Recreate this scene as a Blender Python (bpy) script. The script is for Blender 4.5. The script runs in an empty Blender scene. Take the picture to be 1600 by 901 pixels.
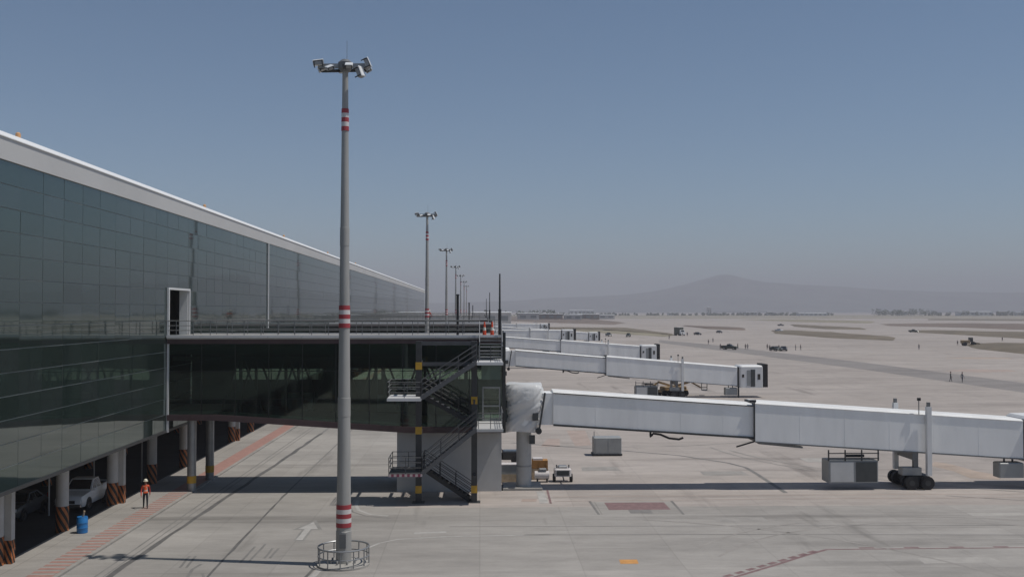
import bpy, bmesh, math, random
from math import sin, cos, pi, radians, atan2, sqrt
from mathutils import Vector, Matrix
random.seed(7)
S = bpy.context.scene
COL = S.collection
# ------------------------------------------------------------------ camera, sky, sun, exposure
cam_d = bpy.data.cameras.new('camera'); cam = bpy.data.objects.new('camera', cam_d); COL.objects.link(cam)
cam_d.sensor_width = 36; cam_d.lens = 36; cam_d.clip_start = 0.1; cam_d.clip_end = 40000
cam.location = (0, 0, 12.5)
cam.rotation_euler = (radians(90 + 1.235), 0, radians(-1.79))
S.camera = cam
SUN_EL = radians(64.5); SUN_AZ = radians(-9.4)            # azimuth measured from +X, towards -Y
sun_dir = Vector((cos(SUN_EL) * cos(SUN_AZ), cos(SUN_EL) * sin(SUN_AZ), sin(SUN_EL)))
W = bpy.data.worlds.new('World'); S.world = W; W.use_nodes = True
wn = W.node_tree.nodes; wl = W.node_tree.links
sky = wn.new('ShaderNodeTexSky'); sky.sky_type = 'NISHITA'; sky.sun_disc = False
sky.sun_elevation = SUN_EL; sky.sun_rotation = radians(99.4)
sky.altitude = 2250; sky.air_density = 1.0; sky.dust_density = 2.0; sky.ozone_density = 1.2
bg = wn['Background']; bg.inputs['Strength'].default_value = 0.077
tint = wn.new('ShaderNodeVectorMath'); tint.operation = 'MULTIPLY'; tint.inputs[1].default_value = (.775, .905, .935)   # dusty daylight white balance
wl.new(sky.outputs[0], tint.inputs[0]); wl.new(tint.outputs[0], bg.inputs['Color'])
sd = bpy.data.lights.new('sun', 'SUN'); sun = bpy.data.objects.new('sun', sd); COL.objects.link(sun)
sd.energy = 3.0; sd.angle = radians(0.53); sd.color = (1.0, 0.955, 0.89)
sun.rotation_euler = (-sun_dir).to_track_quat('-Z', 'Y').to_euler(); sun.location = (60, 0, 90)
S.view_settings.view_transform = 'Standard'; S.view_settings.look = 'None'
S.view_settings.exposure = 0.12; S.view_settings.gamma = 1.0; S.view_settings.use_curve_mapping = False
S.render.engine = 'CYCLES'
S.cycles.max_bounces = 8; S.cycles.volume_bounces = 0; S.cycles.transparent_max_bounces = 12
S.cycles.use_denoising = True

# ------------------------------------------------------------------ materials
MATS = {}
def mat(name, col, rough=0.6, metal=0.0, var=0.10, scale=1.5, bump=0.0, ior=None, spec=None, streak=None):
    if name in MATS: return MATS[name]
    m = bpy.data.materials.new(name); m.use_nodes = True; MATS[name] = m
    n = m.node_tree.nodes; l = m.node_tree.links; p = n['Principled BSDF']
    p.inputs['Roughness'].default_value = rough; p.inputs['Metallic'].default_value = metal
    if ior: p.inputs['IOR'].default_value = ior
    if spec is not None: p.inputs['Specular IOR Level'].default_value = spec
    if var > 0:
        g = n.new('ShaderNodeNewGeometry'); mp = n.new('ShaderNodeMapping'); l.new(g.outputs['Position'], mp.inputs[0])
        if streak: mp.inputs['Scale'].default_value = streak
        t = n.new('ShaderNodeTexNoise'); t.inputs['Scale'].default_value = scale; t.inputs['Detail'].default_value = 6; t.inputs['Roughness'].default_value = .62
        l.new(mp.outputs[0], t.inputs['Vector'])
        r = n.new('ShaderNodeMapRange'); r.inputs[1].default_value = .28; r.inputs[2].default_value = .72
        r.inputs[3].default_value = 1 - var; r.inputs[4].default_value = 1 + var
        l.new(t.outputs[0], r.inputs[0])
        mx = n.new('ShaderNodeVectorMath'); mx.operation = 'SCALE'; mx.inputs[0].default_value = col
        l.new(r.outputs[0], mx.inputs['Scale']); l.new(mx.outputs[0], p.inputs['Base Color'])
        if bump:
            b = n.new('ShaderNodeBump'); b.inputs['Strength'].default_value = bump; b.inputs['Distance'].default_value = .02
            l.new(t.outputs[0], b.inputs['Height']); l.new(b.outputs[0], p.inputs['Normal'])
    else:
        p.inputs['Base Color'].default_value = (*col, 1)
    return m

def facade_glass():
    m = bpy.data.materials.new('facade_glass'); m.use_nodes = True
    n = m.node_tree.nodes; l = m.node_tree.links; p = n['Principled BSDF']
    g = n.new('ShaderNodeNewGeometry')
    d = n.new('ShaderNodeVectorMath'); d.operation = 'DIVIDE'; d.inputs[1].default_value = (1000, 2.5, 1.0643)
    o = n.new('ShaderNodeVectorMath'); o.operation = 'SUBTRACT'; o.inputs[1].default_value = (0, 70.8, 4.36)
    f = n.new('ShaderNodeVectorMath'); f.operation = 'FLOOR'
    l.new(g.outputs['Position'], o.inputs[0]); l.new(o.outputs[0], d.inputs[0]); l.new(d.outputs[0], f.inputs[0])
    w = n.new('ShaderNodeTexWhiteNoise'); l.new(f.outputs[0], w.inputs['Vector'])
    r = n.new('ShaderNodeValToRGB'); e = r.color_ramp.elements
    e[0].position = 0; e[0].color = (.015, .023, .021, 1); e[1].position = 1; e[1].color = (.026, .034, .034, 1)
    k = e.new(.5); k.color = (.018, .029, .026, 1)
    l.new(w.outputs['Value'], r.inputs[0]); l.new(r.outputs[0], p.inputs['Base Color'])
    p.inputs['Roughness'].default_value = .035; p.inputs['IOR'].default_value = 2.3
    p.inputs['Specular Tint'].default_value = (.76, .94, .90, 1)
    # very slight pillowing of the panes
    t = n.new('ShaderNodeTexNoise'); t.inputs['Scale'].default_value = .55; t.inputs['Detail'].default_value = 1
    l.new(g.outputs['Position'], t.inputs['Vector'])
    b = n.new('ShaderNodeBump'); b.inputs['Strength'].default_value = .10; b.inputs['Distance'].default_value = .02
    l.new(t.outputs[0], b.inputs['Height']); l.new(b.outputs[0], p.inputs['Normal'])
    return m

def clear_glass(name, tint, ior=1.5, base=0.0):
    m = bpy.data.materials.new(name); m.use_nodes = True
    n = m.node_tree.nodes; l = m.node_tree.links; n.remove(n['Principled BSDF'])
    tr = n.new('ShaderNodeBsdfTransparent'); tr.inputs[0].default_value = (*tint, 1)
    gl = n.new('ShaderNodeBsdfGlossy'); gl.inputs['Roughness'].default_value = .03; gl.inputs['Color'].default_value = (.85, .95, .92, 1)
    fr = n.new('ShaderNodeFresnel'); fr.inputs[0].default_value = ior
    ad = n.new('ShaderNodeMath'); ad.inputs[1].default_value = base; ad.use_clamp = True
    l.new(fr.outputs[0], ad.inputs[0])
    mx = n.new('ShaderNodeMixShader'); l.new(ad.outputs[0], mx.inputs[0]); l.new(tr.outputs[0], mx.inputs[1]); l.new(gl.outputs[0], mx.inputs[2])
    l.new(mx.outputs[0], n['Material Output'].inputs[0])
    return m

def ground_mat(name, c0, c1, c2, joint=(5.0, 5.0), jdark=.80, stain=.5):
    m = bpy.data.materials.new(name); m.use_nodes = True
    n = m.node_tree.nodes; l = m.node_tree.links; p = n['Principled BSDF']; p.inputs['Roughness'].default_value = .9
    p.inputs['Specular IOR Level'].default_value = .25
    g = n.new('ShaderNodeNewGeometry')
    def noise(scale, sc, det=7, rough=.6):
        mp = n.new('ShaderNodeMapping'); mp.inputs['Scale'].default_value = sc; l.new(g.outputs['Position'], mp.inputs[0])
        t = n.new('ShaderNodeTexNoise'); t.inputs['Scale'].default_value = scale; t.inputs['Detail'].default_value = det; t.inputs['Roughness'].default_value = rough
        l.new(mp.outputs[0], t.inputs['Vector']); return t.outputs[0]
    def mrange(v, a, b, c, d):
        r = n.new('ShaderNodeMapRange'); r.inputs[1].default_value = a; r.inputs[2].default_value = b; r.inputs[3].default_value = c; r.inputs[4].default_value = d
        l.new(v, r.inputs[0]); return r.outputs[0]
    def mul(a, b):
        r = n.new('ShaderNodeMath'); r.operation = 'MULTIPLY'; l.new(a, r.inputs[0]); l.new(b, r.inputs[1]); return r.outputs[0]
    big = noise(.018, (.55, 1, 1), 5)
    ramp = n.new('ShaderNodeValToRGB'); e = ramp.color_ramp.elements
    e[0].position = .33; e[0].color = (*c0, 1); e[1].position = .68; e[1].color = (*c2, 1); k = e.new(.5); k.color = (*c1, 1)
    l.new(big, ramp.inputs[0])
    v = mrange(noise(.16, (.25, 1, 1), 8, .66), .3, .7, .82, 1.13)           # broom streaks, slab tone
    v = mul(v, mrange(noise(.9, (.45, 1, 1), 6, .7), .3, .75, .86, 1.12))    # mottling
    v = mul(v, mrange(noise(7.0, (1, 1, 1), 3, .7), .3, .7, .96, 1.04))
    v = mul(v, mrange(noise(.33, (1, .12, 1), 4, .6), .60, .74, 1.0, 1 - .22 * stain))  # tyre wear along the lanes
    v = mul(v, mrange(noise(.21, (.10, 1.2, 1), 4, .6), .58, .72, 1.0, 1 - .20 * stain))
    v = mul(v, mrange(noise(.45, (1, 1, 1), 5, .75), .66, .78, 1.0, 1 - .25 * stain))   # spills
    # slabs: own tone per slab and dark joints
    dv = n.new('ShaderNodeVectorMath'); dv.operation = 'DIVIDE'; dv.inputs[1].default_value = (joint[0], joint[1], 1000); l.new(g.outputs['Position'], dv.inputs[0])
    fl = n.new('ShaderNodeVectorMath'); fl.operation = 'FLOOR'; l.new(dv.outputs[0], fl.inputs[0])
    wnz = n.new('ShaderNodeTexWhiteNoise'); l.new(fl.outputs[0], wnz.inputs['Vector'])
    v = mul(v, mrange(wnz.outputs['Value'], 0, 1, .95, 1.04))
    fr = n.new('ShaderNodeVectorMath'); fr.operation = 'FRACTION'; l.new(dv.outputs[0], fr.inputs[0])
    sp = n.new('ShaderNodeSeparateXYZ'); l.new(fr.outputs[0], sp.inputs[0])
    for ax, size in ((0, joint[0]), (1, joint[1])):
        pp = n.new('ShaderNodeMath'); pp.operation = 'PINGPONG'; pp.inputs[1].default_value = .5; l.new(sp.outputs[ax], pp.inputs[0])
        v = mul(v, mrange(pp.outputs[0], .012 / size, .05 / size, jdark, 1.0))
    sc = n.new('ShaderNodeVectorMath'); sc.operation = 'SCALE'; l.new(ramp.outputs[0], sc.inputs[0]); l.new(v, sc.inputs['Scale'])
    l.new(sc.outputs[0], p.inputs['Base Color'])
    b = n.new('ShaderNodeBump'); b.inputs['Strength'].default_value = .25; b.inputs['Distance'].default_value = .01
    l.new(noise(30, (1, 1, 1), 3), b.inputs['Height']); l.new(b.outputs[0], p.inputs['Normal'])
    return m

def stripe_mat(name, ca, cb, period, slant, duty=.5):
    """two painted colours in slanted stripes round an upright post (object coordinates)"""
    m = bpy.data.materials.new(name); m.use_nodes = True
    n = m.node_tree.nodes; l = m.node_tree.links; p = n['Principled BSDF']; p.inputs['Roughness'].default_value = .6
    tc = n.new('ShaderNodeTexCoord'); sp = n.new('ShaderNodeSeparateXYZ'); l.new(tc.outputs['Object'], sp.inputs[0])
    at = n.new('ShaderNodeMath'); at.operation = 'ARCTAN2'; l.new(sp.outputs[1], at.inputs[0]); l.new(sp.outputs[0], at.inputs[1])
    ma = n.new('ShaderNodeMath'); ma.operation = 'MULTIPLY_ADD'; ma.inputs[1].default_value = slant; l.new(at.outputs[0], ma.inputs[0]); l.new(sp.outputs[2], ma.inputs[2])
    dv = n.new('ShaderNodeMath'); dv.operation = 'DIVIDE'; dv.inputs[1].default_value = period; l.new(ma.outputs[0], dv.inputs[0])
    fr = n.new('ShaderNodeMath'); fr.operation = 'FRACT'; l.new(dv.outputs[0], fr.inputs[0])
    gt = n.new('ShaderNodeMath'); gt.operation = 'GREATER_THAN'; gt.inputs[1].default_value = duty; l.new(fr.outputs[0], gt.inputs[0])
    nz = n.new('ShaderNodeTexNoise'); nz.inputs['Scale'].default_value = 5; l.new(tc.outputs['Object'], nz.inputs['Vector'])
    mx = n.new('ShaderNodeMix'); mx.data_type = 'RGBA'; l.new(gt.outputs[0], mx.inputs[0]); mx.inputs[6].default_value = (*ca, 1); mx.inputs[7].default_value = (*cb, 1)
    r = n.new('ShaderNodeMapRange'); r.inputs[1].default_value = .3; r.inputs[2].default_value = .7; r.inputs[3].default_value = .75; r.inputs[4].default_value = 1.1; l.new(nz.outputs[0], r.inputs[0])
    sc = n.new('ShaderNodeVectorMath'); sc.operation = 'SCALE'; l.new(mx.outputs[2], sc.inputs[0]); l.new(r.outputs[0], sc.inputs['Scale'])
    l.new(sc.outputs[0], p.inputs['Base Color']); return m

def bar_mat(name, ca, cb, period):
    """two colours alternating along local x"""
    m = bpy.data.materials.new(name); m.use_nodes = True
    n = m.node_tree.nodes; l = m.node_tree.links; p = n['Principled BSDF']; p.inputs['Roughness'].default_value = .5
    tc = n.new('ShaderNodeTexCoord'); sp = n.new('ShaderNodeSeparateXYZ'); l.new(tc.outputs['Object'], sp.inputs[0])
    dv = n.new('ShaderNodeMath'); dv.operation = 'DIVIDE'; dv.inputs[1].default_value = period; l.new(sp.outputs[0], dv.inputs[0])
    fr = n.new('ShaderNodeMath'); fr.operation = 'FRACT'; l.new(dv.outputs[0], fr.inputs[0])
    gt = n.new('ShaderNodeMath'); gt.operation = 'GREATER_THAN'; gt.inputs[1].default_value = .5; l.new(fr.outputs[0], gt.inputs[0])
    mx = n.new('ShaderNodeMix'); mx.data_type = 'RGBA'; l.new(gt.outputs[0], mx.inputs[0]); mx.inputs[6].default_value = (*ca, 1); mx.inputs[7].default_value = (*cb, 1)
    l.new(mx.outputs[2], p.inputs['Base Color']); return m

M_glassf = facade_glass()
M_glassw = clear_glass('walkway_glass', (.62, .73, .67), 1.5, .012)
M_glassd = clear_glass('door_glass', (.74, .77, .72), 1.5, .03)
M_carglass = mat('car_glass', (.008, .009, .010), .06, 0, 0, ior=1.6)
M_apron = ground_mat('apron_concrete', (.345, .305, .276), (.385, .342, .310), (.410, .368, .336), (6, 6), .88, 1.6)
M_road = ground_mat('road_concrete', (.282, .266, .245), (.330, .309, .284), (.380, .354, .324), (5, 4.5), .88, 1.7)
M_walk = ground_mat('pavement_concrete', (.30, .285, .26), (.32, .30, .275), (.34, .32, .295), (2.5, 2.5), .8, .3)
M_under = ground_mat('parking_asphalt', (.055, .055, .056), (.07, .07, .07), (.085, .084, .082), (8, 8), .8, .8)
M_tarmac = ground_mat('tarmac', (.235, .215, .203), (.25, .23, .217), (.265, .245, .23), (40, 40), .95, .6)
M_grass = mat('dry_grass', (.150, .122, .085), .95, 0, .35, .06, streak=(.4, 1, 1))
M_soil = mat('bare_soil', (.165, .125, .100), .95, 0, .3, .02)
M_straw = mat('straw_grass', (.245, .215, .150), .95, 0, .3, .04)
M_fascia = mat('fascia_white', (.52, .515, .505), .5, 0, .05, .15)
M_coping = mat('coping_white', (.80, .80, .79), .4, 0, .03, .3)
M_white = mat('white_paint', (.72, .72, .71), .45, 0, .05, .8)
M_tunnel = mat('tunnel_paint', (.86, .86, .845), .42, 0, .08, .5, streak=(1.6, 1, .35))
M_tunnelroof = mat('tunnel_roof', (.76, .755, .735), .55, 0, .10, .6)
M_rubber = mat('rubber', (.016, .016, .017), .75, 0, .2, 4)
M_black = mat('black_steel', (.018, .019, .021), .55, 0, .2, 3)
M_dark = mat('dark_steel', (.045, .047, .050), .5, .2, .2, 2)
M_stringer = mat('stringer_steel', (.115, .118, .125), .5, .3, .15, 2)
M_stair = mat('stair_steel', (.090, .093, .098), .5, .3, .2, 2)
M_galv = mat('galvanised', (.30, .305, .31), .45, .55, .12, 2)
M_rail = mat('railing_grey', (.16, .165, .17), .5, .3, .12, 2)
M_mast = mat('mast_paint', (.345, .34, .325), .5, .1, .12, 1.6, streak=(1, 1, .2))
M_red = mat('band_red', (.34, .040, .050), .5, 0, .12, 3)
M_bwhite = mat('band_white', (.60, .565, .555), .5, 0, .08, 3)
M_maroon = mat('maroon_steel', (.075, .045, .048), .5, .1, .2, 1)
M_wall = mat('plaster_wall', (.46, .46, .455), .85, 0, .07, .9, .15)
M_conc = mat('concrete', (.34, .325, .30), .9, 0, .13, 1.3, .3)
M_colwhite = mat('column_white', (.46, .455, .44), .75, 0, .10, 1.1, .1)
M_yellow = mat('yellow_plate', (.52, .30, .025), .55, 0, .15, 5)
M_frame = mat('window_frame_dark', (.03, .033, .034), .45, .3, .1, 3)
M_gasket = mat('joint_grey', (.20, .215, .21), .7, 0, .1, 2)
M_trim = mat('trim_white', (.62, .62, .62), .45, 0, .05, 1)
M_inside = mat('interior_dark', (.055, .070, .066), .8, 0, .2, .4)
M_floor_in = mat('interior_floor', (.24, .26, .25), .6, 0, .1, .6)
M_truss = mat('truss_paint', (.05, .055, .055), .5, .1, .1, 1)
M_acgrey = mat('unit_grey', (.30, .31, .31), .5, .1, .1, 1.2)
M_aclight = mat('unit_light', (.54, .545, .54), .5, .1, .08, 1.2)
M_acdark = mat('unit_dark', (.06, .065, .066), .6, .1, .15, 3)
M_orange = mat('cone_orange', (.62, .075, .025), .5, 0, .1, 6)
M_amber = mat('amber_lens', (.62, .34, .16), .35, 0, .1, 6)
M_blue = mat('drum_blue', (.018, .16, .42), .4, 0, .12, 4)
M_wood = mat('crate_wood', (.36, .18, .055), .8, 0, .25, 6, .2, streak=(1, 1, 6))
M_palewood = mat('pale_wood', (.42, .33, .23), .85, 0, .2, 5, .2)
M_plate = mat('lamp_glass', (.75, .76, .76), .12, 0, .02, 5)
M_pick = mat('truck_white', (.66, .67, .68), .22, 0, .04, 3)
M_cardark = mat('car_charcoal', (.028, .030, .034), .2, .1, .05, 3)
M_green = mat('drab_green', (.030, .040, .028), .5, 0, .15, 3)
M_chrome = mat('chrome', (.55, .55, .56), .2, .9, .05, 3)
M_lamp = mat('headlamp', (.70, .72, .74), .1, 0, .02, 3)
M_tail = mat('tail_lamp', (.35, .02, .02), .2, 0, .05, 4)
M_ochre = mat('machine_ochre', (.30, .20, .095), .6, 0, .25, 3)
M_paver = mat('paver_red', (.325, .185, .155), .85, 0, .15, 3, .2)
M_redpaint = mat('red_marking', (.205, .128, .125), .8, 0, .25, 2.5)
M_wpaint = mat('white_marking', (.385, .368, .345), .8, 0, .25, 1.3)
M_opaint = mat('orange_marking', (.55, .27, .08), .8, 0, .2, 2.5)
M_dkline = mat('sealed_joint', (.115, .11, .105), .85, 0, .35, .7)
M_dkline2 = mat('tyre_line', (.185, .175, .165), .9, 0, .22, .6)
M_faint = mat('faint_outline', (.235, .225, .21), .9, 0, .2, .8)
M_faint2 = mat('rubber_trace', (.29, .268, .245), .9, 0, .2, .5)
M_patch = mat('patch_pale', (.365, .342, .312), .9, 0, .14, 1.2)
M_patch2 = mat('patch_dull', (.29, .272, .25), .9, 0, .16, 1.2)
M_salmon = mat('salmon_patch', (.37, .295, .255), .9, 0, .18, .5)
M_tan = mat('clay_stain', (.38, .305, .25), .95, 0, .22, .5)
M_skin = mat('skin', (.32, .17, .11), .55, 0, .08, 20)
M_trouser = mat('trousers_dark', (.020, .022, .030), .85, 0, .2, 20)
M_jacket = mat('jacket_red', (.42, .045, .03), .8, 0, .18, 14)
M_vest = mat('vest_orange', (.80, .13, .035), .7, 0, .15, 14)
M_reflect = mat('reflective_tape', (.62, .62, .55), .35, 0, .05, 10)
M_helmet = mat('helmet_white', (.74, .70, .55), .35, 0, .05, 10)
M_boot = mat('boots', (.02, .016, .012), .7, 0, .1, 20)
M_hazard = stripe_mat('hazard_stripes', (.44, .145, .045), (.022, .020, .020), .62, .60)
M_tape = bar_mat('red_white_tape', (.52, .42, .42), (.24, .05, .09), .34)
M_far = mat('far_plaster', (.50, .48, .45), .9, 0, .15, .05)
M_far2 = mat('far_roof', (.62, .63, .63), .6, 0, .1, .05)
M_far3 = mat('far_brick', (.20, .15, .12), .9, 0, .2, .05)
M_hill = mat('hill_scrub', (.085, .088, .072), .95, 0, .75, .006)
M_leafA = mat('leaf_dark', (.035, .050, .022), .9, 0, .4, .3)
def wrap_material():
    m = bpy.data.materials.new('plastic_sheet'); m.use_nodes = True
    n = m.node_tree.nodes; l = m.node_tree.links; p = n['Principled BSDF']
    p.inputs['Base Color'].default_value = (.90, .90, .89, 1); p.inputs['Roughness'].default_value = .28
    tl = n.new('ShaderNodeBsdfTranslucent'); tl.inputs[0].default_value = (.8, .8, .8, 1)
    mx = n.new('ShaderNodeMixShader'); mx.inputs[0].default_value = .38
    l.new(p.outputs[0], mx.inputs[1]); l.new(tl.outputs[0], mx.inputs[2]); l.new(mx.outputs[0], n['Material Output'].inputs[0])
    g = n.new('ShaderNodeNewGeometry'); mp = n.new('ShaderNodeMapping'); mp.inputs['Rotation'].default_value = (0, radians(-42), 0); mp.inputs['Scale'].default_value = (2.6, 1.0, .5)
    t = n.new('ShaderNodeTexNoise'); t.inputs['Scale'].default_value = 1.1; t.inputs['Detail'].default_value = 3
    l.new(g.outputs['Position'], mp.inputs[0]); l.new(mp.outputs[0], t.inputs['Vector'])
    b = n.new('ShaderNodeBump'); b.inputs['Strength'].default_value = .25; b.inputs['Distance'].default_value = .2
    l.new(t.outputs[0], b.inputs['Height']); l.new(b.outputs[0], p.inputs['Normal']); return m
M_wrap = wrap_material()

# ------------------------------------------------------------------ mesh helpers
class MB:
    def __init__(s): s.v = []; s.f = []; s.mi = []; s.cur = 0
    def add(s, vs, fs):
        b = len(s.v); s.v += [tuple(v) for v in vs]; s.f += [tuple(b + i for i in f) for f in fs]; s.mi += [s.cur] * len(fs); return s
    def box(s, x0, x1, y0, y1, z0, z1):
        return s.add([(x0,y0,z0),(x1,y0,z0),(x1,y1,z0),(x0,y1,z0),(x0,y0,z1),(x1,y0,z1),(x1,y1,z1),(x0,y1,z1)],
                     [(3,2,1,0),(4,5,6,7),(0,1,5,4),(1,2,6,5),(2,3,7,6),(3,0,4,7)])
    def cham(s, x0, x1, y0, y1, z0, z1, b=.02):
        """box with chamfered vertical and top edges"""
        def ring(z, i): return [(x0+i+b,y0+i,z),(x1-i-b,y0+i,z),(x1-i,y0+i+b,z),(x1-i,y1-i-b,z),(x1-i-b,y1-i,z),(x0+i+b,y1-i,z),(x0+i,y1-i-b,z),(x0+i,y0+i+b,z)]
        vs = ring(z0, 0) + ring(z1 - b, 0) + ring(z1, b)
        fs = [tuple(range(7, -1, -1)), tuple(range(16, 24))]
        for k in (0, 8): fs += [(k+i, k+(i+1) % 8, k+8+(i+1) % 8, k+8+i) for i in range(8)]
        return s.add(vs, fs)
    def tube(s, p0, p1, r0, r1=None, n=8, cap=True):
        r1 = r0 if r1 is None else r1
        p0 = Vector(p0); p1 = Vector(p1); d = (p1 - p0).normalized()
        a = d.orthogonal().normalized() if abs(d.z) < .999 else Vector((1, 0, 0)); c = d.cross(a)
        vs = [p0 + (a * cos(2*pi*i/n) + c * sin(2*pi*i/n)) * r0 for i in range(n)] + [p1 + (a * cos(2*pi*i/n) + c * sin(2*pi*i/n)) * r1 for i in range(n)]
        fs = [(i, (i+1) % n, n + (i+1) % n, n + i) for i in range(n)]
        if cap: fs += [tuple(range(n-1, -1, -1)), tuple(range(n, 2*n))]
        return s.add(vs, fs)
    def path(s, pts, r, n=6):
        pts = [Vector(p) for p in pts]; rings = []
        a = None
        for i, p in enumerate(pts):
            d = (pts[min(i+1, len(pts)-1)] - pts[max(i-1, 0)]).normalized()
            a = (d.orthogonal() if a is None else (a - d * a.dot(d))).normalized(); c = d.cross(a)
            rr = r[i] if isinstance(r, (list, tuple)) else r
            rings.append([p + (a * cos(2*pi*k/n) + c * sin(2*pi*k/n)) * rr for k in range(n)])
        vs = [v for q in rings for v in q]; fs = []
        for i in range(len(pts)-1): fs += [(i*n+k, i*n+(k+1) % n, (i+1)*n+(k+1) % n, (i+1)*n+k) for k in range(n)]
        fs += [tuple(range(n-1, -1, -1)), tuple(range((len(pts)-1)*n, len(pts)*n))]
        return s.add(vs, fs)
    def beam(s, p0, p1, w, h, up=(0, 0, 1)):
        """rectangular bar from p0 to p1, w across, h along up"""
        p0 = Vector(p0); p1 = Vector(p1); d = (p1 - p0).normalized(); u = Vector(up)
        sd = d.cross(u)
        if sd.length < 1e-4: sd = Vector((1, 0, 0))
        sd.normalize(); u = sd.cross(d).normalized(); sd *= w/2; u *= h/2
        vs = [p0-sd-u, p0+sd-u, p0+sd+u, p0-sd+u, p1-sd-u, p1+sd-u, p1+sd+u, p1-sd+u]
        return s.add(vs, [(3,2,1,0),(4,5,6,7),(0,1,5,4),(1,2,6,5),(2,3,7,6),(3,0,4,7)])
    def lathe(s, prof, n=20, c=(0, 0, 0)):
        vs = []; fs = []
        for r, z in prof: vs += [(c[0] + r*cos(2*pi*i/n), c[1] + r*sin(2*pi*i/n), c[2] + z) for i in range(n)]
        for j in range(len(prof)-1): fs += [(j*n+i, j*n+(i+1) % n, (j+1)*n+(i+1) % n, (j+1)*n+i) for i in range(n)]
        fs += [tuple(range(n-1, -1, -1)), tuple(range((len(prof)-1)*n, len(prof)*n))]
        return s.add(vs, fs)
    def poly(s, pts, z, thick=0):
        n = len(pts)
        if not thick: return s.add([(x, y, z) for x, y in pts], [tuple(range(n))])
        vs = [(x, y, z) for x, y in pts] + [(x, y, z + thick) for x, y in pts]
        return s.add(vs, [tuple(range(n-1, -1, -1)), tuple(range(n, 2*n))] + [(i, (i+1) % n, n+(i+1) % n, n+i) for i in range(n)])
    def extr(s, prof, a0, a1, axis='y'):
        """extrude a 2D outline (u, z) along axis from a0 to a1"""
        n = len(prof)
        P = (lambda u, a, z: (u, a, z)) if axis == 'y' else (lambda u, a, z: (a, u, z))
        vs = [P(u, a0, z) for u, z in prof] + [P(u, a1, z) for u, z in prof]
        return s.add(vs, [tuple(range(n-1, -1, -1)), tuple(range(n, 2*n))] + [(i, (i+1) % n, n+(i+1) % n, n+i) for i in range(n)])
    def mesh(s, name, mats, smooth=False):
        me = bpy.data.meshes.new(name); me.from_pydata(s.v, [], s.f); me.update()
        bm = bmesh.new(); bm.from_mesh(me); bmesh.ops.recalc_face_normals(bm, faces=bm.faces); bm.to_mesh(me); bm.free()
        if not isinstance(mats, (list, tuple)): mats = [mats]
        for m in mats: me.materials.append(m)
        if len(mats) > 1: me.polygons.foreach_set('material_index', s.mi)
        if smooth:
            me.polygons.foreach_set('use_smooth', [True] * len(me.polygons))
            try: me.set_sharp_from_angle(angle=radians(38))
            except Exception: pass
        return me
    def build(s, name, mats, parent=None, smooth=False, loc=(0, 0, 0)):
        return link(name, s.mesh(name, mats, smooth), parent, loc)
def link(name, me, parent=None, loc=(0, 0, 0), rot=None):
    o = bpy.data.objects.new(name, me); COL.objects.link(o); o.location = loc
    if rot: o.rotation_euler = rot
    if parent: o.parent = parent
    return o
def thing(name, label, cat, loc=(0, 0, 0), rz=0, group=None):
    o = bpy.data.objects.new(name, None); COL.objects.link(o); o.location = loc; o.rotation_euler = (0, 0, rz); o.empty_display_size = .3
    o['label'] = label; o['category'] = cat
    if group: o['group'] = group
    return o
def tag(o, label, cat, group=None):
    o['label'] = label; o['category'] = cat
    if group: o['group'] = group
    return o
def struct(o, kind='structure'): o['kind'] = kind; return o
def kids(o): return [c for c in o.children]
def copy_tree(o, parent=None, skip=()):
    c = o.copy(); COL.objects.link(c); c.parent = parent
    for ch in KID.get(o.name, []):
        if ch.name.split('.')[0] in skip: continue
        copy_tree(ch, c, skip)
    return c
KID = {}
def index_children():
    KID.clear()
    for o in bpy.data.objects:
        if o.parent: KID.setdefault(o.parent.name, []).append(o)

# ------------------------------------------------------------------ ground
R_ = 16000
ground = struct(MB().poly([(-R_, -R_), (R_, -R_), (R_, R_), (-R_, R_)], 0).build('ground', M_apron))
road = struct(MB().poly([(-19.7, -60), (220, -60), (220, 64.8), (-5.4, 65.4), (-5.4, 420), (-19.7, 420)], .004).build('service_road', M_road))
pave = struct(MB().box(-23.45, -19.7, -60, 420, -.2, .11).build('pavement', M_walk))
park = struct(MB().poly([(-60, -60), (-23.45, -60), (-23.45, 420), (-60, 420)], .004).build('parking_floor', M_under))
# red pedestrian strip: single paver bars near, a solid strip beyond the walkway
bar_me = MB().box(-.62, .62, -.17, .17, 0, .012).mesh('paving_bar', M_paver)
for k in range(38):
    link('paving_bar', bar_me, pave, (-20.55, 46.2 + k * .66, .106))
MB().box(-21.2, -19.95, 71.3, 400, .106, .116).build('paving_strip', M_paver, pave)
# painted and sealed lines on the ground
def strip(name, pts, w, m, z=.008, parent=road):
    mb = MB(); L = []; Rr = []
    P = [Vector((x, y)) for x, y in pts]
    for i, p in enumerate(P):
        d = (P[min(i+1, len(P)-1)] - P[max(i-1, 0)]).normalized(); nn = Vector((-d.y, d.x))
        ww = (w[i] if isinstance(w, list) else w) / 2
        L.append(p + nn*ww); Rr.append(p - nn*ww)
    vs = [(p.x, p.y, z) for p in L] + [(p.x, p.y, z) for p in Rr]; n = len(P)
    mb.add(vs, [(i, i+1, n+i+1, n+i) for i in range(n-1)])
    return mb.build(name, m, parent)
def wob(x0, y0, x1, y1, n, a):
    return [(x0 + (x1-x0)*i/n + random.uniform(-a, a), y0 + (y1-y0)*i/n) for i in range(n+1)]
strip('sealed_joint', wob(-17.55, 44, -16.1, 105, 26, .07), [random.uniform(.22, .42) for _ in range(27)], M_dkline)
strip('sealed_joint', wob(-16.1, 105, -15.6, 300, 20, .05), .25, M_dkline2)
strip('lane_line', wob(-18.1, 44, -17.95, 140, 20, .01), .10, M_dkline2)
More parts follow.
